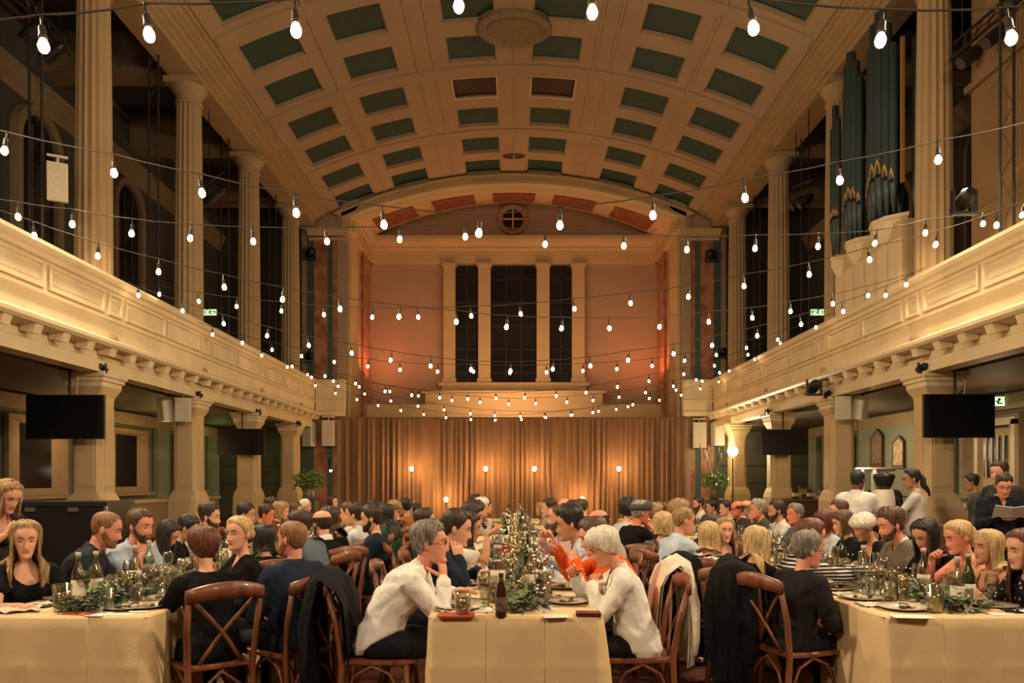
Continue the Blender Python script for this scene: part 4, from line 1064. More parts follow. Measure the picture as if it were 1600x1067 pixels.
PEOPLE = []
def P(px, top, d, face, sex, who, tail, hair=('short', 'dark'), top_c=((.02, .02, .022), 'plain', 'shirt', 1.0), lean=.30, twist=0.0, yaw=0.0, pitch=.15, arms=('table', 'table'), skin='fair',
      stand=False, beard=None, glasses=False, cap=None, legs=(.012, .012, .014), neck=None, chair=True, table=None, roll=0, cover=None, s=None):
    PEOPLE.append(dict(px=px, top=top, d=d, face=face, sex=sex, who=who, tail=tail, hair=hair, top_c=top_c, lean=lean, twist=twist, yaw=yaw, pitch=pitch, arms=arms, skin=skin, stand=stand, beard=beard,
                       glasses=glasses, cap=cap, legs=legs, neck=neck, chair=chair and not stand, table=table, roll=roll, cover=cover, s=s))
BLK = (.005, .005, .0055); NAVY = (.012, .018, .035); WHITE = (.66, .62, .55); LBLUE = (.38, .45, .52); R_ = math.radians
# --- left table, wall side (they face the hall)
P(40, 808, 4.75, -128, 'f', 'woman with long straight fair hair in a black scoop top', 'looking off beside the near left table', ('long', 'dkblond'), (BLK, 'plain', 'scoop', .3), .10, 0, R_(-18), .08, ('lap', 'table'), 'fair', table='LL')
P(12, 747, 5.5, -112, 'f', 'woman with streaked shoulder-length hair bending forward', 'standing behind the seated woman in the black scoop top', ('mid', 'dkblond'), ((.03, .025, .022), 'plain', 'scoop', .3), .45, 0, 0, .45, ('hang', 'hold'), 'fair', stand=True)
P(166, 795, 5.45, -72, 'm', 'ginger bearded man in a dark navy shirt', 'leaning over the left table by the pier', ('buzz', 'ginger'), ((.016, .020, .026), 'plain', 'shirt', 1), .42, 0, 0, .28, ('table', 'table'), 'pink', beard='ginger', table='LL')
P(219, 793, 5.95, -105, 'm', 'stocky bearded man in a pale blue short-sleeved shirt', 'resting his chin on his fist at the left table', ('short', 'brown'), (LBLUE, 'plain', 'shirt', .4), .38, 0, R_(0), .12, ('table', 'chin'), 'pink', beard='brown', table='LL')
P(262, 812, 6.6, -85, 'f', 'woman whose long black hair hides her face', 'bent over her plate at the left table', ('long', 'black'), ((.10, .03, .02), 'floral', 'crew', 1), .45, 0, 0, .6, ('table', 'table'), 'tan', table='LL')
P(293, 804, 7.15, -78, 'm', 'black-haired person in a dark top with a white collar', 'looking down beside the long black-haired woman', ('short', 'black'), (BLK, 'plain', 'shirt', 1), .42, 0, 0, .42, ('table', 'plate'), 'tan', table='LL')
P(328, 785, 7.6, -88, 'm', 'bearded man with swept-up hair in a pale blue shirt', 'sitting upright at the left table', ('quiff', 'dark'), ((.45, .52, .56), 'plain', 'shirt', 1), .30, 0, 0, .10, ('table', 'table'), 'fair', beard='dark', table='LL')
P(384, 784, 8.6, -82, 'm', 'dark-haired man in a black jacket with white cuffs', 'holding a hand to his mouth at the left table', ('short', 'black'), (BLK, 'plain', 'shirt', 1), .34, 0, 0, .2, ('table', 'mouth'), 'tan', table='LL')
P(416, 786, 9.3, -84, 'm', 'ruddy man with dark hair in a brown jacket', 'leaning in towards the middle of the left table', ('short', 'dark'), ((.05, .028, .02), 'plain', 'shirt', 1), .42, 0, 0, .25, ('table', 'table'), 'red', table='LL')
P(441, 782, 10.4, -95, 'f', 'woman with fair hair to the jaw in a red-brown dress', 'at the far half of the left table', ('bob', 'dkblond'), ((.12, .03, .02), 'plain', 'crew', 1), .30, 0, 0, .2, ('table', 'table'), 'fair', table='LL')
P(424, 775, 10.9, -88, 'm', 'dark-haired man glimpsed before the fourth left pier', 'at the far half of the left table', ('short', 'dark'), ((.03, .03, .04), 'plain', 'shirt', 1), .22, 0, 0, .1, ('table', 'table'), 'fair', table='LL')
P(462, 783, 11.3, -92, 'f', 'brown-haired woman in grey near the flower vase', 'at the far end of the left table', ('mid', 'brown'), ((.14, .12, .11), 'plain', 'crew', 1), .3, 0, 0, .15, ('table', 'table'), 'fair', table='LL')
# --- left table, hall side (they face the wall)
P(318, 820, 4.6, 38, 'f', 'short auburn-haired woman seen from behind in a black T-shirt', 'raising a hand to her cheek at the near left table', ('pixie', 'auburn'), (BLK, 'plain', 'crew', .38), .24, 0, R_(4), .12, ('table', 'cheek'), 'fair', table='LR')
P(373, 801, 5.25, 128, 'f', 'blonde woman in a black V-neck facing the camera', 'turned round between two guests at the left table', ('bun', 'blond'), (BLK, 'plain', 'v', 1), .12, 0, R_(30), .02, ('lap', 'table'), 'fair', table='LR')
P(413, 815, 5.85, 30, 'f', 'woman with straight dark hair seen from behind in black', 'next to the man in the navy shirt', ('mid', 'black'), (BLK, 'plain', 'crew', 1), .22, 0, 0, .15, ('table', 'table'), 'fair', table='LR')
P(456, 808, 4.8, 52, 'm', 'cropped-haired bearded man in a dark navy shirt', 'sitting back with hands in his lap at the near left table', ('buzz', 'ginger'), ((.016, .022, .038), 'plain', 'shirt', 1), -.02, 0, R_(14), -.05, ('lap', 'lap'), 'pink', beard='ginger', table='LR')
P(468, 795, 6.35, 70, 'm', 'dark-haired man in a faded grey-blue shirt', 'half hidden behind the cropped-haired man', ('short', 'dark'), ((.10, .125, .15), 'plain', 'shirt', 1), .30, 0, 0, .15, ('table', 'table'), 'fair', table='LR')
P(503, 793, 6.9, 48, 'm', 'balding man in a black jacket over a white collar', 'seen from behind at the left table', ('tonsure', 'dark'), (BLK, 'plain', 'jacket', 1), .20, 0, 0, .08, ('table', 'table'), 'fair', beard='dark', table='LR')
P(513, 788, 7.6, 72, 'f', 'woman with wavy brown hair in a dark floral dress', 'just past the balding man', ('long', 'dark'), ((.03, .012, .01), 'floral', 'crew', 1), .24, 0, 0, .15, ('table', 'table'), 'fair', table='LR')
P(553, 784, 8.1, 88, 'm', 'dark-haired man in a crisp pale grey shirt in profile', 'listening across the left table', ('short', 'dark'), ((.52, .54, .55), 'plain', 'shirt', 1), .16, 0, 0, .0, ('table', 'table'), 'fair', table='LR')
P(580, 787, 7.1, 84, 'm', 'bearded man in a dark blue jumper with lowered eyes', 'sitting sideways in the aisle', ('short', 'dark'), (NAVY, 'plain', 'crew', 1), .05, 0, R_(8), .14, ('lap', 'lap'), 'fair', beard='dark', table='LR')
P(602, 785, 8.9, 70, 'f', 'woman with long straight black hair and green top', 'seen from behind in the left aisle', ('vlong', 'black'), ((.02, .07, .035), 'plain', 'crew', 1), .16, 0, 0, .1, ('table', 'table'), 'fair', table='LR')
P(583, 779, 9.6, 85, 'm', 'dark-haired man in charcoal behind the long black hair', 'at the left table', ('short', 'black'), ((.03, .03, .035), 'plain', 'crew', 1), .2, 0, 0, .1, ('table', 'table'), 'fair', table='LR')
P(616, 781, 10.6, 130, 'f', 'fair curly-haired woman in a dark flowered blouse', 'turned towards the camera in the left aisle', ('fluffy', 'dkblond'), ((.035, .015, .012), 'floral', 'crew', 1), .12, 0, R_(10), .2, ('lap', 'lap'), 'fair', table='LR')
P(520, 773, 13.6, -128, 'f', 'smiling woman with long dark curls near the marble pilaster', 'at the far end of the left table', ('long', 'dark'), ((.22, .03, .02), 'plain', 'scoop', .4), .1, 0, R_(20), .0, ('table', 'table'), 'fair', table='LL')
P(477, 777, 12.2, -62, 'm', 'white-haired man in a dark suit', 'near the flower vase at the left table', ('buzz', 'white'), (BLK, 'plain', 'jacket', 1), .2, 0, 0, .1, ('table', 'table'), 'pink', table='LL')
P(544, 783, 9.1, 85, 'm', 'brown-haired man in white beyond the pale grey shirt', 'at the far half of the left table', ('short', 'brown'), ((.5, .48, .44), 'plain', 'shirt', 1), .25, 0, 0, .1, ('table', 'table'), 'fair', table='LR')
# --- centre table, left side (they face right)
P(672, 811, 4.62, -90, 'm', 'grey-haired man with glasses in a white shirt', 'leaning on the near end of the central table with a hand at his chin', ('sidepart', 'saltpepper'), ((.72, .68, .60), 'plain', 'shirt', 1), .62, 0, 0, -.05, ('table', 'chin'), 'pink', glasses=True, table='CL', cover='jacket')
P(714, 793, 5.5, -90, 'm', 'dark-haired man in a navy suit holding his hand to his face', 'behind the grey-haired man at the central table', ('short', 'dark'), (NAVY, 'plain', 'jacket', 1), .52, 0, 0, .22, ('table', 'cheek'), 'fair', table='CL')
P(664, 792, 7.1, -72, 'm', 'dark-haired man in grey leaning back', 'behind the white-shirted man with glasses', ('short', 'dark'), ((.045, .045, .05), 'plain', 'crew', 1), .12, 0, 0, .0, ('lap', 'lap'), 'fair', table='CL')
P(733, 796, 6.3, -90, 'f', 'dark-haired woman in a cream top holding out her palm', 'at the central table beyond the navy suit', ('mid', 'dark'), ((.60, .54, .44), 'plain', 'crew', .4), .46, 0, 0, .25, ('table', 'palm'), 'tan', table='CL')
P(738, 784, 7.7, -90, 'm', 'dark curly-haired man in olive', 'at the central table beyond the cream top', ('fluffy', 'dark'), ((.10, .085, .05), 'plain', 'crew', 1), .40, 0, 0, .2, ('table', 'table'), 'tan', table='CL')
P(742, 780, 8.9, -90, 'f', 'woman with short dark hair in an ivory blouse', 'at the middle of the central table', ('pixie', 'dark'), ((.55, .5, .42), 'plain', 'crew', 1), .40, 0, 0, .25, ('table', 'table'), 'fair', table='CL')
P(752, 777, 10.4, -92, 'f', 'woman with pale blonde curls holding a glass to her lips', 'at the far half of the central table', ('fluffy', 'white'), ((.35, .3, .22), 'plain', 'crew', 1), .34, 0, 0, .2, ('table', 'mouth'), 'fair', table='CL')
P(744, 771, 11.8, -90, 'm', 'tall dark-haired man rising just above the pale curls', 'at the far half of the central table', ('short', 'dark'), ((.03, .02, .02), 'plain', 'crew', 1), .26, 0, 0, .1, ('table', 'table'), 'fair', table='CL')
P(632, 777, 11.0, 62, 'm', 'dark-haired man in an orange shirt seen from behind', 'leaning at the far half of the left table', ('short', 'black'), ((.34, .12, .035), 'plain', 'crew', 1), .30, 0, 0, .12, ('table', 'table'), 'tan', table='LR')
P(650, 785, 12.0, 80, 'f', 'black-haired woman in black beyond the orange shirt', 'at the far half of the left table', ('mid', 'black'), (BLK, 'plain', 'crew', 1), .26, 0, 0, .12, ('table', 'table'), 'fair', table='LR')
# --- centre table, right side (they face left)
P(944, 822, 4.66, 90, 'f', 'white-haired woman in a cream jacket', 'eating with both hands at the near end of the central table', ('pixie', 'white'), ((.70, .66, .56), 'plain', 'jacket', 1), .30, 0, 0, .42, ('mouth', 'front'), 'pink', table='CR')
P(928, 806, 5.3, 90, 'm', 'brown-haired person in a bright orange jumper', 'raising a hand beside the white-haired woman', ('short', 'brown'), ((.75, .10, .02), 'plain', 'crew', 1), .42, 0, 0, .35, ('front', 'raise'), 'fair', table='CR')
P(890, 790, 6.0, 90, 'm', 'dark-haired young man in profile in a pale blue shirt', 'at the central table behind the orange jumper', ('quiff', 'black'), ((.45, .52, .58), 'plain', 'shirt', 1), .42, 0, 0, .18, ('table', 'plate'), 'tan', table='CR')
P(935, 793, 6.9, 82, 'm', 'man with a bald crown and dark back hair', 'leaning at the central table behind the young man', ('tonsure', 'dark'), ((.40, .34, .28), 'plain', 'shirt', 1), .30, 0, 0, .3, ('table', 'table'), 'pink', table='CR')
P(872, 785, 7.4, 92, 'm', 'shaven-headed bearded man in a pink shirt', 'drinking at the central table', ('buzz', 'bald'), ((.55, .34, .32), 'plain', 'shirt', 1), .38, 0, 0, .1, ('table', 'mouth'), 'fair', beard='brown', table='CR')
P(896, 780, 8.6, 88, 'm', 'dark-haired man with a receding hairline', 'at the middle of the central table behind the pink shirt', ('short', 'dark'), ((.06, .05, .05), 'plain', 'shirt', 1), .26, 0, 0, .1, ('table', 'table'), 'fair', table='CR')
P(858, 777, 10.2, 90, 'm', 'dark-haired man at the gap in the heads', 'at the far half of the central table', ('short', 'dark'), ((.05, .05, .06), 'plain', 'shirt', 1), .30, 0, 0, .05, ('table', 'table'), 'fair', table='CR')
P(882, 776, 10.8, 88, 'm', 'bald man by the low bulb', 'at the far half of the central table', ('tonsure', 'brown'), ((.2, .15, .12), 'plain', 'shirt', 1), .24, 0, 0, .1, ('table', 'table'), 'fair', table='CR')
P(908, 778, 11.4, 84, 'm', 'brown-haired man right under the low bulb', 'at the far half of the central table', ('short', 'brown'), ((.09, .05, .03), 'plain', 'crew', 1), .2, 0, 0, .1, ('table', 'table'), 'fair', table='CR')
P(845, 783, 12.8, 92, 'f', 'fair-haired woman at the curtain end', 'at the far end of the central table', ('bob', 'dkblond'), ((.3, .2, .15), 'plain', 'crew', 1), .3, 0, 0, .15, ('table', 'table'), 'fair', table='CR')
P(761, 784, 13.4, -90, 'm', 'dark-haired man in grey at the curtain end', 'at the far end of the central table', ('short', 'dark'), ((.08, .08, .09), 'plain', 'crew', 1), .3, 0, 0, .1, ('table', 'table'), 'fair', table='CL')
# --- right table, hall side (they face the wall)
P(1262, 828, 4.85, -68, 'm', 'grey-haired man with glasses in a black jacket', 'seen from behind at the near right table', ('sidepart', 'saltpepper'), ((.013, .012, .012), 'plain', 'crew', 1), .20, 0, R_(-10), .10, ('lap', 'lap'), 'pink', glasses=True, table='RL')
P(1268, 806, 5.3, -95, 'f', 'brown-haired woman in a black and white striped jumper', 'reaching across the right table beside the grey-haired man', ('mid', 'auburn'), ((.01, .01, .014), 'stripe', 'crew', .95), .42, 0, 0, .15, ('reach', 'reach'), 'fair', table='RL')
P(1182, 819, 5.35, -42, 'f', 'woman with very long blonde hair in a black T-shirt', 'seen from behind at the right table', ('vlong', 'blond'), (BLK, 'plain', 'crew', .4), .26, 0, 0, .22, ('table', 'table'), 'fair', table='RL')
P(1108, 811, 5.95, -25, 'f', 'woman with straight blonde hair in a zebra-striped blouse', 'seen from behind at the right table', ('mid', 'blond'), ((.01, .01, .01), 'zebra', 'crew', 1), .16, 0, 0, .08, ('table', 'table'), 'fair', table='RL', cover='coat')
P(1133, 805, 6.75, 165, 'f', 'young woman with long brown hair smiling at the camera', 'peeping out behind the zebra-striped blouse', ('long', 'dkblond'), ((.06, .035, .03), 'plain', 'scoop', .4), .08, 0, R_(14), .05, ('lap', 'lap'), 'fair', table='RL')
P(1068, 788, 6.6, -68, 'm', 'balding fair man in a pale blue shirt', 'sitting in profile at the right table', ('buzz', 'dkblond'), ((.42, .50, .58), 'plain', 'shirt', 1), .18, 0, R_(-8), .14, ('table', 'table'), 'pink', table='RL')
P(1037, 797, 7.1, -40, 'f', 'woman with a straight honey-blonde bob in a sequinned top', 'seen from behind at the right table', ('bob', 'blond'), ((.05, .045, .04), 'sequin', 'crew', 1), .14, 0, 0, .1, ('table', 'table'), 'fair', table='RL')
P(1110, 801, 7.6, -80, 'f', 'dark-haired woman behind the blonde hair', 'at the right table', ('mid', 'dark'), ((.03, .02, .02), 'plain', 'crew', 1), .26, 0, 0, .2, ('table', 'table'), 'fair', table='RL')
P(1001, 780, 8.1, -62, 'm', 'man in a grey flat cap and black jumper', 'at the right table', ('short', 'grey'), (BLK, 'plain', 'crew', 1), .30, 0, R_(-10), .12, ('table', 'mouth'), 'red', cap=(.07, .065, .06), table='RL')
P(984, 777, 8.9, -60, 'f', 'woman with dark curls behind the flat cap', 'at the right table', ('curly', 'black'), ((.5, .5, .5), 'plain', 'crew', 1), .24, 0, 0, .1, ('table', 'table'), 'fair', table='RL')
P(1024, 785, 9.2, -80, 'f', 'woman with short fair wavy hair', 'at the right table beyond the flat cap', ('fluffy', 'dkblond'), ((.2, .12, .08), 'plain', 'crew', 1), .26, 0, 0, .12, ('table', 'table'), 'fair', table='RL')
P(1062, 780, 8.4, -85, 'f', 'woman with blonde curls behind the balding man', 'at the right table', ('curly', 'dkblond'), ((.35, .3, .24), 'plain', 'crew', 1), .26, 0, 0, .1, ('table', 'table'), 'fair', table='RL')
P(1091, 775, 13.2, 80, 'm', 'dark-haired man in a white shirt looking to the curtain', 'at the right table', ('short', 'dark'), ((.62, .58, .52), 'plain', 'shirt', 1), .12, 0, R_(20), .1, ('table', 'table'), 'pink', beard='dark', table='RR')
P(1112, 780, 12.6, 92, 'm', 'dark-haired man just below the flower vase', 'at the far end of the right table', ('short', 'black'), ((.08, .07, .06), 'plain', 'shirt', 1), .26, 0, 0, .1, ('table', 'table'), 'tan', table='RR')
P(1035, 782, 9.5, -88, 'f', 'auburn-haired woman at the curtain', 'at the far end of the right table', ('mid', 'auburn'), ((.1, .05, .04), 'plain', 'crew', 1), .26, 0, 0, .1, ('table', 'table'), 'fair', table='RL')
# --- right table, wall side (they face the hall)
P(1598, 822, 4.5, 96, 'f', 'auburn-haired woman in a black dotted dress', 'cut off by the edge of the view at the near right table', ('long', 'auburn'), ((.010, .010, .012), 'dots', 'crew', 1), .28, 0, 0, .15, ('table', 'table'), 'fair', table='RR')
P(1543, 823, 4.95, 98, 'f', 'blonde woman in a sleeveless patterned top with raised hands', 'at the near right table', ('mid', 'blond'), ((.12, .09, .05), 'sequin', 'scoop', 0), .22, 0, R_(0), .0, ('front', 'front'), 'tan', table='RR')
P(1497, 808, 5.4, 92, 'f', 'woman with smooth fair hair tied back in a pale camisole', 'leaning towards the right table', ('ponytail', 'blond'), ((.55, .48, .34), 'plain', 'scoop', 0), .42, 0, 0, .25, ('table', 'front'), 'pink', table='RR')
P(1446, 808, 5.75, 106, 'f', 'woman with long black hair in a black jacket', 'looking down over the right table', ('long', 'black'), (BLK, 'plain', 'v', 1), .42, 0, R_(4), .48, ('table', 'table'), 'tan', table='RR')
P(1392, 793, 6.25, 92, 'm', 'bearded man in a grey tweed waistcoat', 'reaching over the right table', ('quiff', 'brown'), ((.13, .11, .085), 'check', 'shirt', 1), .48, 0, 0, .22, ('table', 'table'), 'pink', beard='brown', table='RR')
P(1349, 800, 6.8, 92, 'f', 'woman with a platinum bowl cut in black with white straps', 'bending her head at the right table', ('bowl', 'white'), (BLK, 'plain', 'scoop', 1), .34, 0, 0, .42, ('table', 'table'), 'tan', table='RR')
P(1316, 795, 7.4, 88, 'f', 'woman with a brown bob in black', 'at the right table next to the bowl cut', ('bob', 'brown'), (BLK, 'plain', 'crew', 1), .30, 0, 0, .2, ('table', 'table'), 'fair', table='RR')
P(1287, 795, 7.8, 92, 'f', 'woman with pinned auburn hair', 'at the right table beyond the brown bob', ('bob', 'auburn'), ((.45, .48, .5), 'plain', 'crew', 1), .30, 0, 0, .2, ('table', 'table'), 'pink', table='RR')
P(1242, 785, 8.8, 88, 'm', 'man with grey hair brushed back and a ruddy face', 'at the right table', ('short', 'saltpepper'), ((.1, .11, .14), 'plain', 'shirt', 1), .14, 0, R_(12), .05, ('table', 'table'), 'red', table='RR')
P(1213, 780, 9.4, 88, 'm', 'dark bearded man in a pale striped shirt', 'in profile at the right table', ('short', 'dark'), ((.55, .53, .5), 'plain', 'shirt', 1), .20, 0, 0, .1, ('table', 'table'), 'tan', beard='dark', table='RR')
P(1184, 779, 10.0, 92, 'm', 'man with thick grey hair and hand at his brow', 'at the right table', ('sidepart', 'grey'), ((.06, .06, .05), 'plain', 'shirt', 1), .30, 0, 0, .1, ('table', 'cheek'), 'pink', table='RR')
P(1198, 792, 10.4, 95, 'f', 'small dark-haired woman between two men', 'at the middle of the right table', ('bob', 'dark'), ((.05, .03, .025), 'plain', 'crew', 1), .32, 0, 0, .2, ('table', 'table'), 'tan', table='RR')
P(1152, 780, 10.8, 100, 'm', 'ruddy bald man in a dark jacket', 'clasping his hands at the right table', ('tonsure', 'bald'), ((.035, .03, .03), 'plain', 'jacket', 1), .24, 0, 0, .12, ('front', 'front'), 'red', table='RR')
P(1134, 780, 11.6, 92, 'm', 'dark-haired man in a light jacket', 'at the far half of the right table', ('short', 'dark'), ((.3, .27, .22), 'plain', 'shirt', 1), .28, 0, 0, .12, ('table', 'table'), 'fair', table='RR')
P(1166, 779, 11.0, 92, 'm', 'fair bald man behind the ruddy one', 'at the far half of the right table', ('tonsure', 'dkblond'), ((.2, .2, .22), 'plain', 'shirt', 1), .24, 0, 0, .1, ('table', 'table'), 'fair', table='RR')
P(1310, 779, 8.5, 88, 'm', 'brown-haired man behind the brown bob', 'at the right table', ('short', 'brown'), ((.07, .07, .08), 'plain', 'shirt', 1), .08, 0, 0, .05, ('table', 'table'), 'fair', table='RR')
P(1146, 786, 11.9, 92, 'f', 'grey-haired woman by the piers', 'at the far end of the right table', ('bob', 'grey'), ((.2, .1, .1), 'plain', 'crew', 1), .3, 0, 0, .1, ('table', 'table'), 'fair', table='RR')
# --- standing
P(1340, 732, 9.3, -35, 'm', 'waiter in a white shirt with cropped black hair', 'standing at the coffee urns', ('buzz', 'black'), ((.66, .63, .56), 'plain', 'shirt', 1), .06, 0, R_(-15), .05, ('hang', 'work'), 'dark', stand=True)
P(1424, 729, 9.2, 62, 'f', 'waitress in a pale blouse with a dark ponytail', 'standing at the coffee urns', ('pony2', 'black'), ((.52, .47, .38), 'plain', 'shirt', 1), .05, 0, R_(15), .1, ('work', 'hang'), 'olive', stand=True, glasses=True)
P(1380, 735, 11.0, 150, 'm', 'dark-haired helper in black', 'standing behind the coffee urns', ('short', 'dark'), (BLK, 'plain', 'crew', 1), .08, 0, 0, .3, ('hold', 'hold'), 'tan', stand=True)
P(1568, 739, 8.0, 160, 'm', 'man in a dark blazer reading a white booklet', 'standing by the door side of the near right pier', ('short', 'dark'), ((.010, .011, .015), 'plain', 'jacket', 1), .14, 0, 0, .42, ('hold', 'hold'), 'pink', stand=True)
P(1561, 719, 9.3, 110, 'm', 'dark-haired man behind the man with the booklet', 'standing near the panelled door', ('short', 'dark'), ((.03, .03, .032), 'plain', 'crew', 1), .03, 0, 0, .1, ('hang', 'hang'), 'fair', stand=True)
P(1518, 738, 10.6, 60, 'f', 'shadowy person in a long grey coat', 'standing behind the near right pier', ('short', 'black'), ((.06, .055, .05), 'plain', 'crew', 1), .06, 0, 0, .2, ('hang', 'hang'), 'olive', stand=True)

TABLE_OF = {'LL': 'left table', 'LR': 'left table', 'CL': 'central table', 'CR': 'central table', 'RL': 'right table', 'RR': 'right table'}
import re
def fit(*opts):
    for o in opts:
        if len(re.findall(r"[A-Za-z0-9][A-Za-z0-9'-]*", o)) <= 16: return o
    return opts[-1]
# ---- build them
def garment_cut(co, fs, D, cut):
    P2, u2, f2 = np.array(D['P2']), np.array(D['u2']), np.array(D['f2'])
    l2 = np.array(D['l2'])
    c = co - P2
    a, b, d = c @ l2, c @ f2, c @ u2
    if cut == 'scoop': m = ((a / .088) ** 2 + ((d + .035) / .085) ** 2 < 1) & (b > -.03) | ((a / .07) ** 2 + (b / .075) ** 2 < 1) & (d > -.03)
    elif cut == 'v': m = (np.abs(a) < .055 + (d + .03) * .5) & (d > -.13) & (b > 0) | ((a / .07) ** 2 + (b / .07) ** 2 < 1) & (d > -.025)
    elif cut in ('shirt', 'jacket'): m = (np.abs(a) < (.020 if cut == 'shirt' else .030) + (d + .02) * .40) & (d > -.045 if cut == 'shirt' else d > -.16) & (b > 0) | ((a / .062) ** 2 + (b / .062) ** 2 < 1) & (d > -.012)
    else: m = ((a / .064) ** 2 + ((b - .004) / .064) ** 2 < 1) & (d > -.022)
    keep = ~np.array([m[f].all() for f in fs])
    fs = [f for f, k in zip(fs, keep) if k]
    # ease the cut edge into a clean hem
    cnt = {}
    for f in fs:
        for a_, b_ in zip(f, np.roll(f, -1)):
            e_ = (min(a_, b_), max(a_, b_)); cnt[e_] = cnt.get(e_, 0) + 1
    nb = {}
    for (a_, b_), n_ in cnt.items():
        if n_ == 1: nb.setdefault(a_, []).append(b_); nb.setdefault(b_, []).append(a_)
    for _ in range(8):
        new = {v_: (co[v_] * .4 + np.mean([co[w_] for w_ in ws_], 0) * .6) for v_, ws_ in nb.items()}
        for v_, q_ in new.items(): co[v_] = q_
    return fs
for i, p in enumerate(PEOPLE):
    D = p['D'] = make_pose(p['sex'], p['lean'], p['twist'], p['yaw'], p['pitch'], p['arms'], p['stand'], p['roll'])
    near = p['d'] < 6.2; mid = p['d'] < 8.8
    vx = .013 if near else (.017 if mid else .024)
    p['lod'] = 0 if near else (1 if mid else 2)
    mb = MB(); mb.loft(torso_rings(D, 0)); add_arms(mb, D, 0)
    mb.tube([D['P2'] - D['u2'] * .05, D['P2'] + D['u2'] * .01, D['N'], D['H'] + (D['HM'].to_3x3() @ Vector((0, -.02, -.02)))], [.062, .054, .049, .05] if p['sex'] == 'm' else [.054, .045, .041, .045], 12, round_ends=True)
    add_legs(mb, D, -.004)
    remesh_job(mb, vx, 2, (i, 'body'))
    col, kind, cut, sl = p['top_c']
    e = .024 if cut == 'jacket' else .016
    mb = MB(); mb.loft(torso_rings(D, e))
    if p['sex'] == 'f':
        for s in (-1, 1): mb.ell(D['P1'] + D['u2'] * .085 + D['l2'] * s * .062 + D['f2'] * .088, (.056, .05, .056), 10, 6)
    if sl > 0: add_arms(mb, D, e - .002, sl)
    if cut in ('jacket',) or p['stand'] and cut == 'jacket': pass
    remesh_job(mb, vx * .95, 2 if near else 3, (i, 'top'))
    mb = MB(); add_legs(mb, D, .010, False); mb.loft(torso_rings(D, .003, False)[:3])
    remesh_job(mb, max(vx, .018), 3, (i, 'legs'))
RES = run_jobs()
shoe_m = mat('black_leather', (.012, .010, .009), .3)
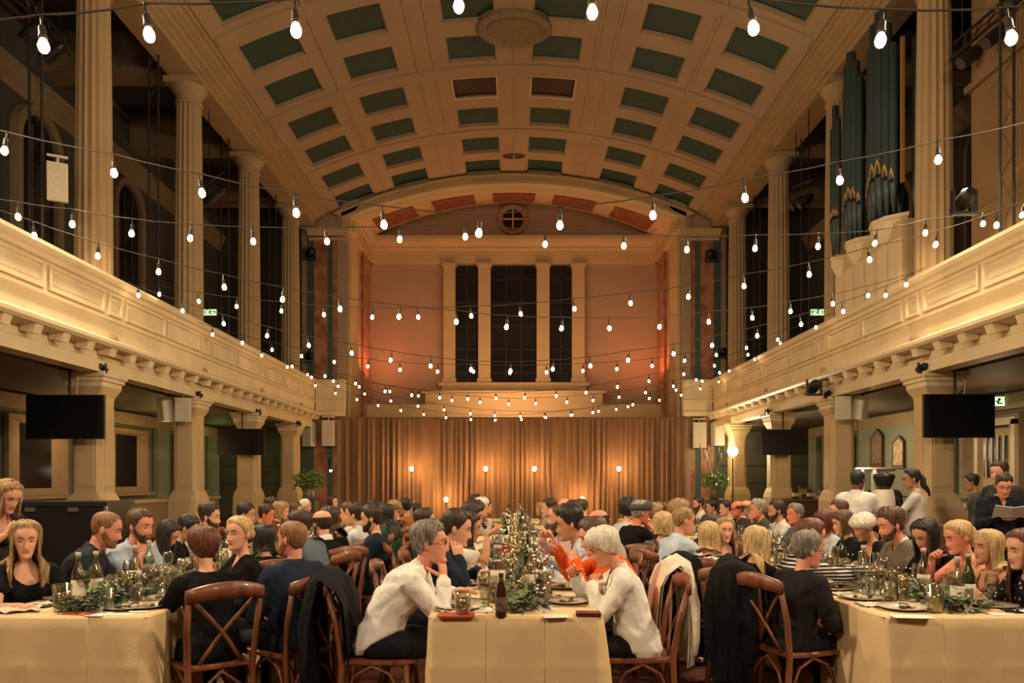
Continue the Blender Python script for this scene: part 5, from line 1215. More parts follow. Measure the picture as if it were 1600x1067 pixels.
for i, p in enumerate(PEOPLE):
    D = p['D']; lod = p['lod']
    face = R_(p['face']); Rz = Matrix.Rotation(face, 3, 'Z')
    hx = (p['px'] - VPX) / F * p['d']
    ztop = EYE + (VPY - p['top']) / F * p['d']
    top_l = D['H'].z + .128 * math.cos(p['pitch'] * .8) + .02
    s = p['s'] or max(.88, min(1.09, ztop / top_l))
    p['scale'] = s
    off = Rz @ Vector((D['H'].x, D['H'].y, 0)) * s
    p['root'] = Vector((hx - off.x, p['d'] - off.y, 0)); p['rot'] = face
    sk = p['skin']
    root = thing('person', fit(p['who'] + ' ' + p['tail'], p['who'] + ' at the ' + TABLE_OF.get(p['table'], 'side'), p['who']), 'person', p['root'], (0, 0, face), scale=s)
    p['obj'] = root
    # body: trunk and limbs, head and hands in one mesh
    co, fs = RES[(i, 'body')]
    mb = MB(); mb.add([tuple(map(float, c)) for c in co], [list(map(int, f)) for f in fs])
    add_head(mb, D['HM'], (34, 24, 18)[lod], (44, 30, 22)[lod], p['sex'] == 'f')
    for (sd, S, E, T, HMt, curl) in D['arms']: add_hand(mb, HMt, sd, curl)
    put('body', mb.mesh('body', [skin_m(sk), lip_m(sk)], True), root)
    HM = D['HM']
    for sd in (-1, 1):
        m = MB(); X = HM @ Matrix.Translation((sd * .031, .0745, .004)) @ Matrix.Rotation(-sd * .22, 4, 'Z')
        m.ell((0, 0, 0), (.0138, .0070, .0050 if p['pitch'] < .35 else .003), 10, 6, 0, X)
        m.ell((0, .0042, -.0004), (.0072, .0044, .0050 if p['pitch'] < .35 else .0028), 8, 5, 1, X)
        put('eye', m.mesh('eye', [EYEW, IRIS], True), root)
        if lod < 2:
            m = MB(); pts = []
            for k in range(5):
                x = .014 + k * .0085; z = .0255 + .006 * math.sin(PI * (k / 4 * .8 + .1))
                pts.append(HM @ Vector((sd * x, head_xyz(z, math.asin(min(.95, (x / .074) ** (1 / .86))))[1] + .002, z)))
            m.tube(pts, [.0025, .0038, .0038, .003, .0015], 6)
            hk = p['hair'][1]
            put('eyebrow', m.mesh('eyebrow', hair_m('brown' if hk in ('blond', 'dkblond', 'white', 'bald', 'ginger') else hk)), root)
    st, hc = p['hair']
    put('hair', hair_mesh(st, D, 100 + i).mesh('hair', hair_m(hc), True), root)
    if p['beard']:
        m = MB(); rows, cols = 20, 40
        grid = []
        for r in range(rows + 1):
            z = -.1185 + (.118) * r / rows
            for c in range(cols + 1):
                a = (-1.75 + 3.5 * c / cols)
                x, y, z_ = head_xyz(z, a, False)
                edge = r in (0, rows) or c in (0, cols)
                up = float(np.interp(abs(a), [0, .5, .75, 1.25, 1.5], [-.049, -.051, -.056, -.040, .0]))
                t = .0042 if not edge else -.002
                if z > up: t = -.004
                if abs(x) < .021 and -.075 < z < -.057 and abs(a) < 1: t = -.002
                q = Vector((x, y, z)); nv = Vector((x, y + .01, min(0, z + .07))).normalized()
                grid.append(q + nv * t)
        fsb = [(r * (cols + 1) + c, r * (cols + 1) + c + 1, (r + 1) * (cols + 1) + c + 1, (r + 1) * (cols + 1) + c) for r in range(rows) for c in range(cols)]
        m.add(grid, fsb, 0, HM)
        put('beard', m.mesh('beard', hair_m(p['beard']), True), root)
    if p['glasses']:
        m = MB()
        for sd in (-1, 1):
            pts = [HM @ Vector((sd * .032 + .022 * math.cos(q), .093 - .10 * (abs(sd * .032 + .022 * math.cos(q)) - .03) ** 2 * 8, .003 + .016 * math.sin(q))) for q in [2 * PI * k / 14 for k in range(15)]]
            m.tube(pts, .0019, 6)
            m.tube([HM @ Vector((sd * .054, .088, .006)), HM @ Vector((sd * .078, .06, .008)), HM @ Vector((sd * .080, .0, .008)), HM @ Vector((sd * .076, -.02, -.006))], .0019, 6)
        m.tube([HM @ Vector((-.010, .097, .006)), HM @ Vector((.010, .097, .006))], .0018, 6)
        put('glasses', m.mesh('glasses', mat('spectacle_frame', (.06, .015, .01), .3)), root)
    if p['cap']:
        m = MB(); rings = []
        for (z, k, dy) in ((.030, 1.10, 0), (.055, 1.17, .0), (.085, 1.2, .008), (.115, .95, .018), (.126, .5, .02), (.128, .1, .02)):
            rings.append([(k * .078 * math.cos(q), -.008 + dy + k * .105 * math.sin(q), z + .012 * math.sin(q)) for q in [2 * PI * j / 24 for j in range(24)]])
        m.loft(rings, M=HM)
        pk = []
        for s_, zz in ((0, .055), (1, .040)):
            pk.append([(.075 * math.cos(q) * (1 if s_ == 0 else .8), (.075 if s_ == 0 else .145) * math.sin(q) ** .7 + .01, zz + .004) for q in [PI * (j + .5) / 13 for j in range(13)]])
        m.loft([[(x, y, z - .008) for x, y, z in pk[0]], [(x, y, z - .006) for x, y, z in pk[1]], pk[1], pk[0]], closed=False, M=HM)
        put('flat_cap', m.mesh('flat_cap', cloth_m(p['cap'], 'check'), True), root)
    # clothes
    col, kind, cut, sl = p['top_c']
    co, fs = RES[(i, 'top')]
    fs2 = garment_cut(co, fs, D, cut)
    if lod < 2:
        # soft folds in the cloth
        c = co.astype(np.float64); q1 = rs.uniform(0, 6.28, 6); g = np.zeros_like(c)
        for k_, (kx, ky, kz) in enumerate(((26, 15, 48), (-34, 22, 40), (15, -43, 58), (52, 18, -33))):
            ph_ = c @ np.array((kx, ky, kz)) + q1[k_] + 1.6 * np.sin(c @ np.array((ky, kz, kx)) * .55 + q1[4])
            w_ = np.clip(np.sin(c @ np.array((7, -9, 6)) + q1[5] + k_ * 1.7) * 1.3, 0, 1)
            g += (np.cos(ph_) * w_)[:, None] * np.array((kx, ky, kz)) / 66.0
        co = c + g * (.0072 if cut != 'jacket' else .0060)
    mb = MB(); mb.add([tuple(map(float, c)) for c in co], [list(map(int, f)) for f in fs2])
    nm = {'shirt': 'shirt', 'jacket': 'jacket', 'crew': 'top', 'scoop': 'top', 'v': 'top'}[cut]
    top_o = put(nm, mb.mesh(nm, cloth_m(col, kind), True), root)
    if cut in ('shirt', 'jacket'):
        m = MB(); C = D['P2'] + D['u2'] * .012 - D['f2'] * .004; r0 = .060 if p['sex'] == 'm' else .051
        if cut == 'jacket':
            r0 += .006
        pts_o, pts_i, pts_t = [], [], []
        for k in range(19):
            q = R_(90 + 26 + (360 - 52) * k / 18)
            dv = D['l2'] * math.cos(q) + D['f2'] * math.sin(q); fr = max(0, math.sin(q))
            h = .034 - .012 * fr
            pts_i.append(C + dv * r0 - D['u2'] * (.016 + .05 * fr)); pts_t.append(C + dv * (r0 - .003) + D['u2'] * (h - .030 * fr)); pts_o.append(C + dv * (r0 + .013) - D['u2'] * (.018 + .062 * fr))
        m.loft([pts_i, pts_t, [p_ + Vector((0, 0, .001)) + (p_ - C).normalized() * .004 for p_ in pts_t], pts_o], closed=False)
        m.loft([pts_o, pts_i], closed=False)
        put('collar', m.mesh('collar', cloth_m(col if cut == 'shirt' and p['who'].find('white collar') < 0 and p['who'].find('waistcoat') < 0 else (.66, .62, .55), 'plain'), True), root)
    if cut == 'jacket' or 'waistcoat' in p['who']:
        m = MB(); o_ = D['P2'] - D['u2'] * .02
        # shirt front seen between the lapels, and the lapels themselves
        m.loft([[o_ + D['u2'] * a + D['l2'] * w * c_ + D['f2'] * (b + .004 * (1 - c_ * c_)) for c_ in (-1, -.5, 0, .5, 1)] for a, b, w in ((.0, .062, .04), (-.05, .098, .05), (-.12, .128, .035), (-.16, .138, .008))], closed=False)
        put('shirt_front', m.mesh('shirt_front', cloth_m((.66, .62, .55) if sk != 'pink' or 'cream' not in p['who'] else (.06, .035, .02), 'plain'), True), root)
        if cut == 'jacket':
            for sd in (-1, 1):
                m = MB()
                m.loft([[o_ + D['u2'] * a + D['l2'] * sd * w0 + D['f2'] * b, o_ + D['u2'] * (a - .012) + D['l2'] * sd * w1 + D['f2'] * (b + .004)] for a, w0, w1, b in ((.01, .058, .085, .062), (-.04, .045, .095, .108), (-.10, .030, .080, .136), (-.17, .006, .03, .150))], closed=False)
                put('lapel', m.mesh('lapel', cloth_m(tuple(min(1, c * 1.15) for c in col), 'plain')), root)
    co, fs = RES[(i, 'legs')]
    mb = MB(); mb.add([tuple(map(float, c)) for c in co], [list(map(int, f)) for f in fs])
    put('trousers', mb.mesh('trousers', cloth_m(p['legs'], 'plain'), True), root)
    if lod == 0:
        for sd, hip, kn, an, to in D['legs']:
            m = MB(); m.tube([an + Vector((0, -.045, -.05)), an + Vector((0, .02, -.042)), an.lerp(to, .6) + Vector((0, 0, -.006)), to + Vector((0, .02, 0))], [.043, .047, .046, .030], 10, flat=.85, round_ends=True)
            put('shoe', m.mesh('shoe', shoe_m, True), root)
    if cut in ('shirt', 'jacket') and sl > .9 and lod < 2:
        for sd, S, E, T, HMt, curl in D['arms']:
            m = MB(); ax = (T - E).normalized(); kf = .86 if p['sex'] == 'f' else 1.0
            m.tube([T - ax * .070, T - ax * .064, T - ax * .012, T - ax * .006], [.040 * kf, .046 * kf, .042 * kf, .036 * kf], 14)
            put('cuff', m.mesh('cuff', cloth_m((.66, .62, .55) if 'white cuffs' in p['who'] or 'navy suit' in p['who'] else col, 'plain'), True), root)
    if 'white straps' in p['who']:
        for sd in (-1, 1):
            m = MB(); m.tube([D['P2'] - D['u2'] * (.02 + .05 * k) + D['l2'] * sd * .075 + D['f2'] * (.07 + .028 * min(k, 2)) for k in range(6)], .006, 6, flat=.5)
            put('strap', m.mesh('strap', cloth_m((.66, .62, .55), 'plain')), root)
# ================================================================== chairs
def chair_parts():
    W = {}
    m = MB()
    def seat(s, z): return [(.205 * s * x, .03 + .205 * s * y, z) for x, y in ((-.86, -1), (.86, -1), (.98, -.4), (1, .7), (.85, 1), (-.85, 1), (-1, .7), (-.98, -.4))]
    m.loft([seat(.96, .430), seat(1.02, .438), seat(1.02, .455), seat(.95, .462), seat(.7, .456)])
    W['seat'] = [m.mesh('seat', WOOD)]
    W['leg'] = []; W['back_post'] = []; W['brace'] = []; W['stretcher'] = []
    for s in (-1, 1):
        m = MB(); m.tube([(s * .175, .195, .44), (s * .182, .215, .22), (s * .190, .225, 0)], [.020, .019, .016], 8)
        W['leg'].append(m.mesh('leg', WOOD, True))
        m = MB(); m.tube([(s * .180, -.235, 0), (s * .178, -.185, .25), (s * .180, -.175, .45), (s * .192, -.205, .66), (s * .196, -.262, .875)], [.017, .020, .020, .018, .017], 8)
        W['back_post'].append(m.mesh('back_post', WOOD, True))
        m = MB(); pts = []
        for k in range(7):
            t = k / 6
            pts.append((s * (.185 - .30 * t - .02 * math.sin(PI * t)), -.255 + .085 * t + .012 * s, .85 - .385 * t))
        m.tube(pts, .0125, 6, flat=.7)
        W['brace'].append(m.mesh('brace', WOOD, True))
    m = MB(); rings = []
    for k in range(11):
        u = -1 + k / 5; y = -.275 - .035 * (1 - u * u) + .012; z = .865 + .028 * (1 - u * u)
        h = .034 + .012 * (1 - u * u)
        rings.append([(u * .215, y - .012, z - h), (u * .215, y + .012, z - h), (u * .215, y + .016, z + h * .2), (u * .215, y + .006, z + h), (u * .215, y - .012, z + h * .8)])
    m.loft(rings); W['top_rail'] = [m.mesh('top_rail', WOOD, True)]
    for pts in ([(-.19, .215, .16), (-.10, .215, .36), (0, .215, .425), (.10, .215, .36), (.19, .215, .16)], [(-.182, -.20, .14), (-.10, -.19, .34), (0, -.185, .42), (.10, -.19, .34), (.182, -.20, .14)],
                [(-.188, .22, .16), (-.185, .10, .38), (-.185, 0, .425), (-.18, -.10, .37), (-.182, -.20, .15)], [(.188, .22, .16), (.185, .10, .38), (.185, 0, .425), (.18, -.10, .37), (.182, -.20, .15)]):
        m = MB(); fine = []
        for a, b in zip(pts[:-1], pts[1:]): fine.append(a)
        fine.append(pts[-1]); m.tube(fine, .0105, 6); W['stretcher'].append(m.mesh('stretcher', WOOD, True))
    return W
CH = chair_parts()
def make_chair(loc, rz, label):
    r = thing('dining_chair', label, 'chair', loc, (0, 0, rz), 'cross-back chairs at the long tables')
    for nm, ms in CH.items():
        for me in ms: put(nm, me, r)
    return r
for p in PEOPLE:
    if not p['chair']: continue
    c = make_chair(p['root'], p['rot'], fit('cross-back wooden chair that seats the ' + p['who'], 'chair of the ' + p['who']))
    p['chair_o'] = c
def drape(root, rz, label, color, lenb, w=.25, cat='coat', name='coat', kind='plain', xo=0.0):
    """a coat hung over a chair back"""
    t = thing(name, label, cat, root, (0, 0, rz))
    rings = []
    prof = [(-.15, .46), (-.155, .6), (-.175, .80), (-.215, .93), (-.285, .985), (-.36, .94), (-.385, .80), (-.375, .62), (-.37, .62 - lenb * .5), (-.36, .62 - lenb)]
    n = 18
    for j, (y, z) in enumerate(prof):
        rings.append([(xo + (-1 + 2 * k / n) * w * (1 + .10 * max(0, j - 5) / 4), y + .016 * (math.sin(k * .9 + j * .25) + .5 * math.sin(k * 2.3 + 1 + len(label))) * (j / 9 if j > 5 else .15) - .03 * (1 - (2 * k / n - 1) ** 2) * (1 if j > 3 else 0), z - (.05 * abs(2 * k / n - 1) ** 2 if 2 < j < 7 else 0) + .012 * math.sin(k * 1.3) * (w / .25) ** 2) for k in range(n + 1)])
    m = MB(); m.loft(rings, closed=False); m.loft([[(x * .97, y + .018, z - .012) for x, y, z in r] for r in rings[::-1]], closed=False)
    put('body', m.mesh('body', cloth_m(color, kind), True), t)
    for s in (-1, 1):
        m = MB(); m.tube([(xo + s * w * .88, -.33, .90), (xo + s * w * 1.0, -.385, .68), (xo + s * w * .98, -.39, .46), (xo + s * w * .9, -.38, .36)], [.05, .055, .05, .042], 8, flat=.6, round_ends=True)
        put('sleeve', m.mesh('sleeve', cloth_m(color, kind), True), t)
def person(w): return [p for p in PEOPLE if w in p['who']][0]
q = person('glasses in a white shirt'); drape(q['root'], q['rot'], 'dark jacket hung on the chair of the grey-haired man in white', (.012, .011, .011), .55, .23)
q = person('bright orange jumper'); drape(q['root'], q['rot'], 'cream coat hung on the chair behind the white-haired woman', (.62, .54, .40), .35, .23)
q = person('zebra-striped blouse'); drape(q['root'], q['rot'], 'black coat hung on the chair of the woman in zebra stripes', (.005, .005, .005), .28, .11, xo=-.12)
q = person('very long blonde'); drape(q['root'], q['rot'], 'black coat hung on the chair of the woman with very long blonde hair', (.005, .005, .005), .42, .135, xo=.07)
q = person('brown-haired woman in a black and white'); drape(q['root'], q['rot'], 'black quilted coat hung beside the grey-haired man\'s chair', (.011, .011, .013), .45, .23)

# ================================================================== tables
TZ = .755
def cloth_mat():
    m = mat('linen_cloth', (.66, .475, .25), .85, var=.06, vscale=3, bump=.25, bscale=160, spec=.2)
    return m
CLOTH = cloth_mat()
def table(x0, x1, y0, y1, lab, who):
    t = thing('trestle_table', 'long trestle table under the linen cloth, ' + who, 'table', ((x0 + x1) / 2, y0, 0), group='long banquet tables')
    w, L = x1 - x0, y1 - y0
    put('tabletop', MB().box((0, L / 2, .725), (w - .02, L - .02, .03)).mesh('tabletop', WOOD), t)
    y = .4
    while y < L:
        for s in (-1, 1): put('leg', MB().tube([(s * (w / 2 - .15), y, 0), (s * (w / 2 - .12), y, .71)], .02, 6).mesh('leg', BLACK), t)
        y += 1.9
    def ring(o, z, wav, rad):
        pts = []
        def seg(a, b, n, nx, ny):
            us = [k / n for k in range(n)]
            if ny < 0:
                W_ = b[0] - a[0]
                us = sorted(us + [(c_ - a[0]) / W_ for c_ in (-.1575, -.1565, .1565, .1575)])
            for u in us:
                px = a[0] + (b[0] - a[0]) * u; py = a[1] + (b[1] - a[1]) * u
                sdist = math.hypot(px - a[0], py - a[1]); tot = math.hypot(b[0] - a[0], b[1] - a[1])
                e = min(sdist, tot - sdist)
                wv = wav * (.6 * math.sin(sdist * 9 + nx * 2) + .4 * math.sin(sdist * 21 + 1.3)) * (1 if ny <= 0 else 1)
                if ny < 0:
                    wv += (.010 if abs(px) < .157 else 0) + .004 * math.exp(-((z - .48) / .02) ** 2) - (.004 if .44 < z < .475 and abs(px) > .157 else 0)
                corner = math.exp(-(e / .10) ** 2) * wav * 1.6
                pts.append((px + nx * (o + wv + corner), py + ny * (o + wv + corner), z))
        h = w / 2; r = .015
        seg((-h + r, 0), (h - r, 0), 72, 0, -1); seg((h, r), (h, L - r), 150, 1, 0); seg((h - r, L), (-h + r, L), 30, 0, 1); seg((-h, L - r), (-h, r), 150, -1, 0)
        return pts
    m = MB()
    m.loft([ring(-.02, TZ - .006, 0, 0), ring(.0, TZ - .004, .0, 0), ring(.006, TZ - .012, .0, 0), ring(.010, .68, .003, 0), ring(.014, .56, .008, 0), ring(.018, .50, .009, 0), ring(.020, .48, .010, 0), ring(.022, .46, .010, 0), ring(.026, .3, .014, 0), ring(.034, .05, .02, 0)], cap=False)
    c = put('tablecloth', m.mesh('tablecloth', CLOTH, True), None, ((x0 + x1) / 2, y0, 0), label=lab, cat='tablecloth', group='linen tablecloths')
    # top of the cloth: squares pressed by the folds
    mt = MB(); ny = int(L / .62)
    for i in range(3):
        for j in range(ny):
            xa, xb = -w / 2 + w * i / 3, -w / 2 + w * (i + 1) / 3; ya, yb = L * j / ny, L * (j + 1) / ny
            e = .008
            mt.loft([[(xa, ya, TZ - .006), (xb, ya, TZ - .006), (xb, yb, TZ - .006), (xa, yb, TZ - .006)], [(xa + e, ya + e, TZ), (xb - e, ya + e, TZ), (xb - e, yb - e, TZ), (xa + e, yb - e, TZ)]])
    put('top_panel', mt.mesh('top_panel', CLOTH), c)
YT0, YT1 = 4.20, 14.9
table(-.47, .485, YT0, YT1, 'beige linen cloth with pressed folds on the central table', 'the central one')
table(-2.96, -2.0, YT0, YT1, 'beige linen cloth with pressed folds on the left table', 'the one by the left aisle')
table(2.02, 2.98, YT0, YT1, 'beige linen cloth with pressed folds on the right table', 'the one by the right aisle')

# ================================================================== tableware
def thin_glass(name, tint, gloss=.04):
    if name in _mats: return _mats[name]
    m = bpy.data.materials.new(name); m.use_nodes = True; nt = m.node_tree
    for n_ in list(nt.nodes):
        if n_.type != 'OUTPUT_MATERIAL': nt.nodes.remove(n_)
    out = [n_ for n_ in nt.nodes if n_.type == 'OUTPUT_MATERIAL'][0]
    tr = nt.nodes.new('ShaderNodeBsdfTransparent'); tr.inputs[0].default_value = (*tint, 1)
    gl = nt.nodes.new('ShaderNodeBsdfGlossy'); gl.inputs['Roughness'].default_value = gloss
    lw = nt.nodes.new('ShaderNodeLayerWeight'); lw.inputs[0].default_value = .42
    mx = nt.nodes.new('ShaderNodeMixShader')
    mr = nt.nodes.new('ShaderNodeMapRange'); mr.inputs[3].default_value = .07; mr.inputs[4].default_value = .75
    nt.links.new(lw.outputs['Facing'], mr.inputs[0]); nt.links.new(mr.outputs[0], mx.inputs[0])
    nt.links.new(tr.outputs[0], mx.inputs[1]); nt.links.new(gl.outputs[0], mx.inputs[2]); nt.links.new(mx.outputs[0], out.inputs[0])
    _mats[name] = m
    return m
GLASS = thin_glass('clear_glass', (.93, .94, .90))
GREENGL = thin_glass('green_glass', (.45, .62, .36))
WINE = mat('red_wine', (.05, .004, .006), .1)
WATER = thin_glass('water', (.88, .88, .82), .02)
AMBER = mat('amber_drink', (.42, .22, .04), .15, trans=.4)
CER = mat('plate_glaze', (.60, .54, .44), .22)
rnd = random.Random(11)
wine_m = MB().lathe([(.034, 0), (.033, .003), (.006, .008), (.0045, .08), (.010, .088), (.030, .105), (.039, .130), (.038, .165), (.031, .195), (.0295, .195), (.036, .165), (.037, .130), (.028, .108), (.004, .094)], 14).mesh('wine_glass', GLASS, True)
wine_l = MB().lathe([(.004, .096), (.027, .1095), (.0355, .128), (.036, .134), (.004, .1345)], 14).mesh('wine', WINE, True)
tum_m = MB().lathe([(.030, 0), (.033, .004), (.039, .115), (.037, .115), (.031, .010), (.004, .010)], 14).mesh('tumbler', GLASS, True)
tum_l = MB().lathe([(.004, .011), (.0305, .011), (.034, .065), (.004, .0655)], 12).mesh('water', WATER, True)
plate_m = MB().lathe([(.004, .004), (.075, .004), (.078, .002), (.085, .006), (.130, .018), (.131, .021), (.086, .011), (.078, .008), (.004, .008)], 28).mesh('plate', CER, True)
def food_mesh(seed):
    r = random.Random(seed); m = MB()
    for k in range(9):
        a, d = r.uniform(0, 6.28), r.uniform(.0, .055); s = r.uniform(.010, .022)
        m.ell((d * math.cos(a), d * math.sin(a), .010 + s * .5), (s * r.uniform(.8, 1.5), s, s * .6), 7, 5, r.choice((0, 0, 1, 2)))
    return m.mesh('food', [mat('food_pale', (.52, .40, .22), .6), mat('food_green', (.07, .11, .03), .6), mat('food_dark', (.04, .02, .015), .5)], True)
foods = [food_mesh(k) for k in range(4)]
fork_m = MB().tube([(0, -.10, .004), (0, .02, .006), (0, .05, .010)], [.004, .0028, .004], 6, flat=.5).box((0, .075, .010), (.022, .02, .002)).box((-.009, .10, .010), (.003, .035, .002)).box((-.003, .10, .010), (.003, .035, .002)).box((.003, .10, .010), (.003, .035, .002)).box((.009, .10, .010), (.003, .035, .002)).mesh('fork', STEEL)
knife_m = MB().tube([(0, -.11, .004), (0, .0, .004)], .005, 6, flat=.5).loft([[(-.006, 0, .003), (.008, 0, .003), (.008, 0, .005), (-.006, 0, .005)], [(-.006, .07, .003), (.009, .07, .003), (.009, .07, .005), (-.006, .07, .005)], [(-.006, .11, .003), (-.003, .11, .003), (-.003, .11, .005), (-.006, .11, .005)]]).mesh('knife', STEEL)
nap_m = []
for k in range(3):
    m = MB(); g = 8
    r_ = random.Random(k)
    hh = [[.004 + .012 * abs(math.sin(i * 1.1 + k) * math.cos(j * .9 + k * 2)) for j in range(g + 1)] for i in range(g + 1)]
    vs = [(-.09 + .18 * i / g + .012 * math.sin(j + k), -.075 + .15 * j / g + .012 * math.sin(i * 1.3), hh[i][j]) for i in range(g + 1) for j in range(g + 1)]
    fs = [(i * (g + 1) + j, (i + 1) * (g + 1) + j, (i + 1) * (g + 1) + j + 1, i * (g + 1) + j + 1) for i in range(g) for j in range(g)]
    m.add(vs, fs); m.add([(x, y, .001) for x, y, z in vs], [f[::-1] for f in fs]); nap_m.append(m.mesh('napkin', mat('napkin_linen', (.56, .47, .34), .85), True))
EDGE = {'LL': (-2.96, 1), 'LR': (-2.0, -1), 'CL': (-.47, 1), 'CR': (.485, -1), 'RL': (2.02, 1), 'RR': (2.98, -1)}
sides = {}
MENU = MB().box((0, 0, .002), (.10, .15, .004)).mesh('menu_card', mat('paper', (.70, .65, .54), .8))
for p in PEOPLE:
    if p['table']: sides.setdefault(p['table'], []).append(p)
for tb, lst in sides.items():
    ex, sg = EDGE[tb]; lst.sort(key=lambda p: p['root'].y); last = 0
    for p in lst:
        y = max(p['root'].y, last + .30, YT0 + .24)
        if y > YT1 - .2: continue
        last = y; w = p['who']; near = y < 7.6
        def on(name, mesh, dx, dy, lab, cat, grp, rz=0, dz=0):
            return put(name, mesh, None, (ex + sg * dx, y + dy, TZ + dz), (0, 0, rz), label=lab, cat=cat, group=grp)
        pl_ = on('plate', plate_m, .16, 0, fit('plate of food in front of the ' + w, 'plate of the ' + w), 'plate', 'dinner plates')
        put('food', foods[rnd.randrange(4)], pl_, (0, 0, 0), (0, 0, rnd.uniform(0, 6)))
        g = on('wine_glass', wine_m, .30 + rnd.uniform(-.02, .03), sg * -.10, 'wine glass of the ' + w, 'glass', 'wine glasses')
        put('wine', wine_l, g)
        g = on('tumbler', tum_m, .34 + rnd.uniform(-.02, .02), sg * .06, 'water tumbler of the ' + w, 'glass', 'water tumblers')
        put('water', tum_l, g)
        if p['d'] < 10: on('tumbler', tum_m, .29, .17, 'empty tumbler of the ' + w, 'glass', 'empty tumblers')
        if near:
            on('menu_card', MENU, .30, -.22, fit('white menu card lying by the plate of the ' + w, 'menu card of the ' + w), 'card', 'menu cards', rnd.uniform(-.4, .4))
            on('fork', fork_m, .17, .155, fit('steel fork by the plate of the ' + w, 'fork of the ' + w), 'fork', 'forks', -PI / 2 * sg)
            on('knife', knife_m, .17, -.155, fit('steel knife by the plate of the ' + w, 'knife of the ' + w), 'knife', 'knives', -PI / 2 * sg)
            on('napkin', nap_m[rnd.randrange(3)], .12, -.25 if sg > 0 else .26, fit('crumpled linen napkin of the ' + w, 'napkin of the ' + w), 'napkin', 'napkins', rnd.uniform(0, 6))
_nl = {}
def near_label(what, key, dx, y):
    lst = sides[key + ('L' if dx < 0 else 'R')]
    w = min(lst, key=lambda p: abs(p['root'].y - y))['who']
    k = _nl.get((what, w), 0); _nl[(what, w)] = k + 1
    o = ('', 'second ', 'third ', 'fourth ', 'fifth ', 'sixth ', 'seventh ', 'eighth ', 'ninth ', 'tenth ', 'eleventh ', 'twelfth ', 'thirteenth ', 'fourteenth ', 'fifteenth ', 'sixteenth ', 'seventeenth ', 'eighteenth ')[min(k, 17)]
    return fit('%sshared %s by the garland facing the %s' % (o, what, w), '%sshared %s facing the %s' % (o, what, w), '%sshared %s %s' % (o, what, w), '%s%s %s' % (o, what, w))
for key, (tn_, cx_) in {'L': ('left', -2.48), 'C': ('central', .01), 'R': ('right', 2.5)}.items():
    k = 0; y = 4.75
    while y < YT1 - .3:
        for dx in (-.17, .18) if k % 2 else (-.12, .15):
            gx, gy = cx_ + dx + rnd.uniform(-.03, .03), y + rnd.uniform(-.07, .07)
            g = put('tumbler', tum_m, None, (gx, gy, TZ), label=near_label('tumbler', key, dx, gy), cat='glass', group='shared tumblers by the garlands')
            if rnd.random() < .5: put('water', tum_l, g)
        if k % 2 == 0: 
            dx = rnd.choice((-.2, .21))
            g = put('wine_glass', wine_m, None, (cx_ + dx, y + .16, TZ), label=near_label('wine glass', key, dx, y + .16), cat='glass', group='shared wine glasses by the garlands')
        y += .36; k += 1
# centre runs: garland, fairy-light jars, bottles
LEAF = [mat('leaf_grey_green', (.10, .13, .065), .55, var=.3, vscale=20), mat('leaf_olive', (.15, .16, .05), .55, var=.3, vscale=20), mat('leaf_dark', (.035, .055, .025), .5, var=.3, vscale=20)]
leaf_shape = ([(0, 0, 0), (-.012, .02, .004), (0, .02, 0), (.012, .02, .004), (-.011, .042, .003), (0, .044, -.003), (.011, .042, .003), (0, .066, -.010)],
              [(0, 2, 1), (0, 3, 2), (1, 2, 5, 4), (2, 3, 6, 5), (4, 5, 7), (5, 6, 7)])
leaf_me = [MB().add(*leaf_shape).mesh('leaf', m) for m in LEAF]
FAIRY = mat('fairy_light', (1, .7, .3), .4, emit=(1.0, .62, .20), strength=3.0)
GOLDW = mat('gold_foil', (.72, .48, .16), .25, metal=1.0)
jar_m = MB().lathe([(.045, 0), (.052, .006), (.054, .11), (.046, .135), (.046, .15), (.044, .15), (.044, .136), (.051, .11), (.049, .010), (.004, .008)], 16).mesh('jar', GLASS, True)
bot = {'clear': (MB().lathe([(.036, 0), (.038, .01), (.038, .16), (.030, .195), (.014, .235), (.0135, .285), (.016, .287), (.016, .30), (.012, .30), (.012, .235), (.027, .19), (.035, .155), (.034, .012), (.003, .012)], 16).mesh('bottle', GLASS, True)),
       'green': (MB().lathe([(.036, 0), (.038, .01), (.038, .17), (.026, .215), (.014, .245), (.0135, .30), (.016, .302), (.016, .315), (.012, .315), (.012, .245), (.023, .212), (.035, .165), (.034, .012), (.003, .012)], 16).mesh('bottle', GREENGL, True)),
       'beer': (MB().lathe([(.030, 0), (.0315, .008), (.0315, .125), (.027, .150), (.015, .185), (.0135, .225), (.015, .227), (.015, .236), (0, .237)], 18).mesh('bottle', mat('brown_beer_glass', (.022, .008, .004), .08, spec=.8), True))}
blab = MB().lathe([(.0386, .04), (.0392, .042), (.0392, .13), (.0386, .132)], 16, cap=False).mesh('label', mat('paper_label', (.6, .55, .42), .6), True)
bcap = MB().lathe([(.0155, .290), (.0165, .292), (.0165, .312), (.0, .313)], 12).mesh('cap', mat('bottle_cap', (.42, .40, .34), .4), True)
TN = {'L': ('left', -2.48), 'C': ('central', .01), 'R': ('right', 2.5)}
ordn = 'first second third fourth fifth sixth seventh eighth ninth tenth eleventh twelfth'.split()
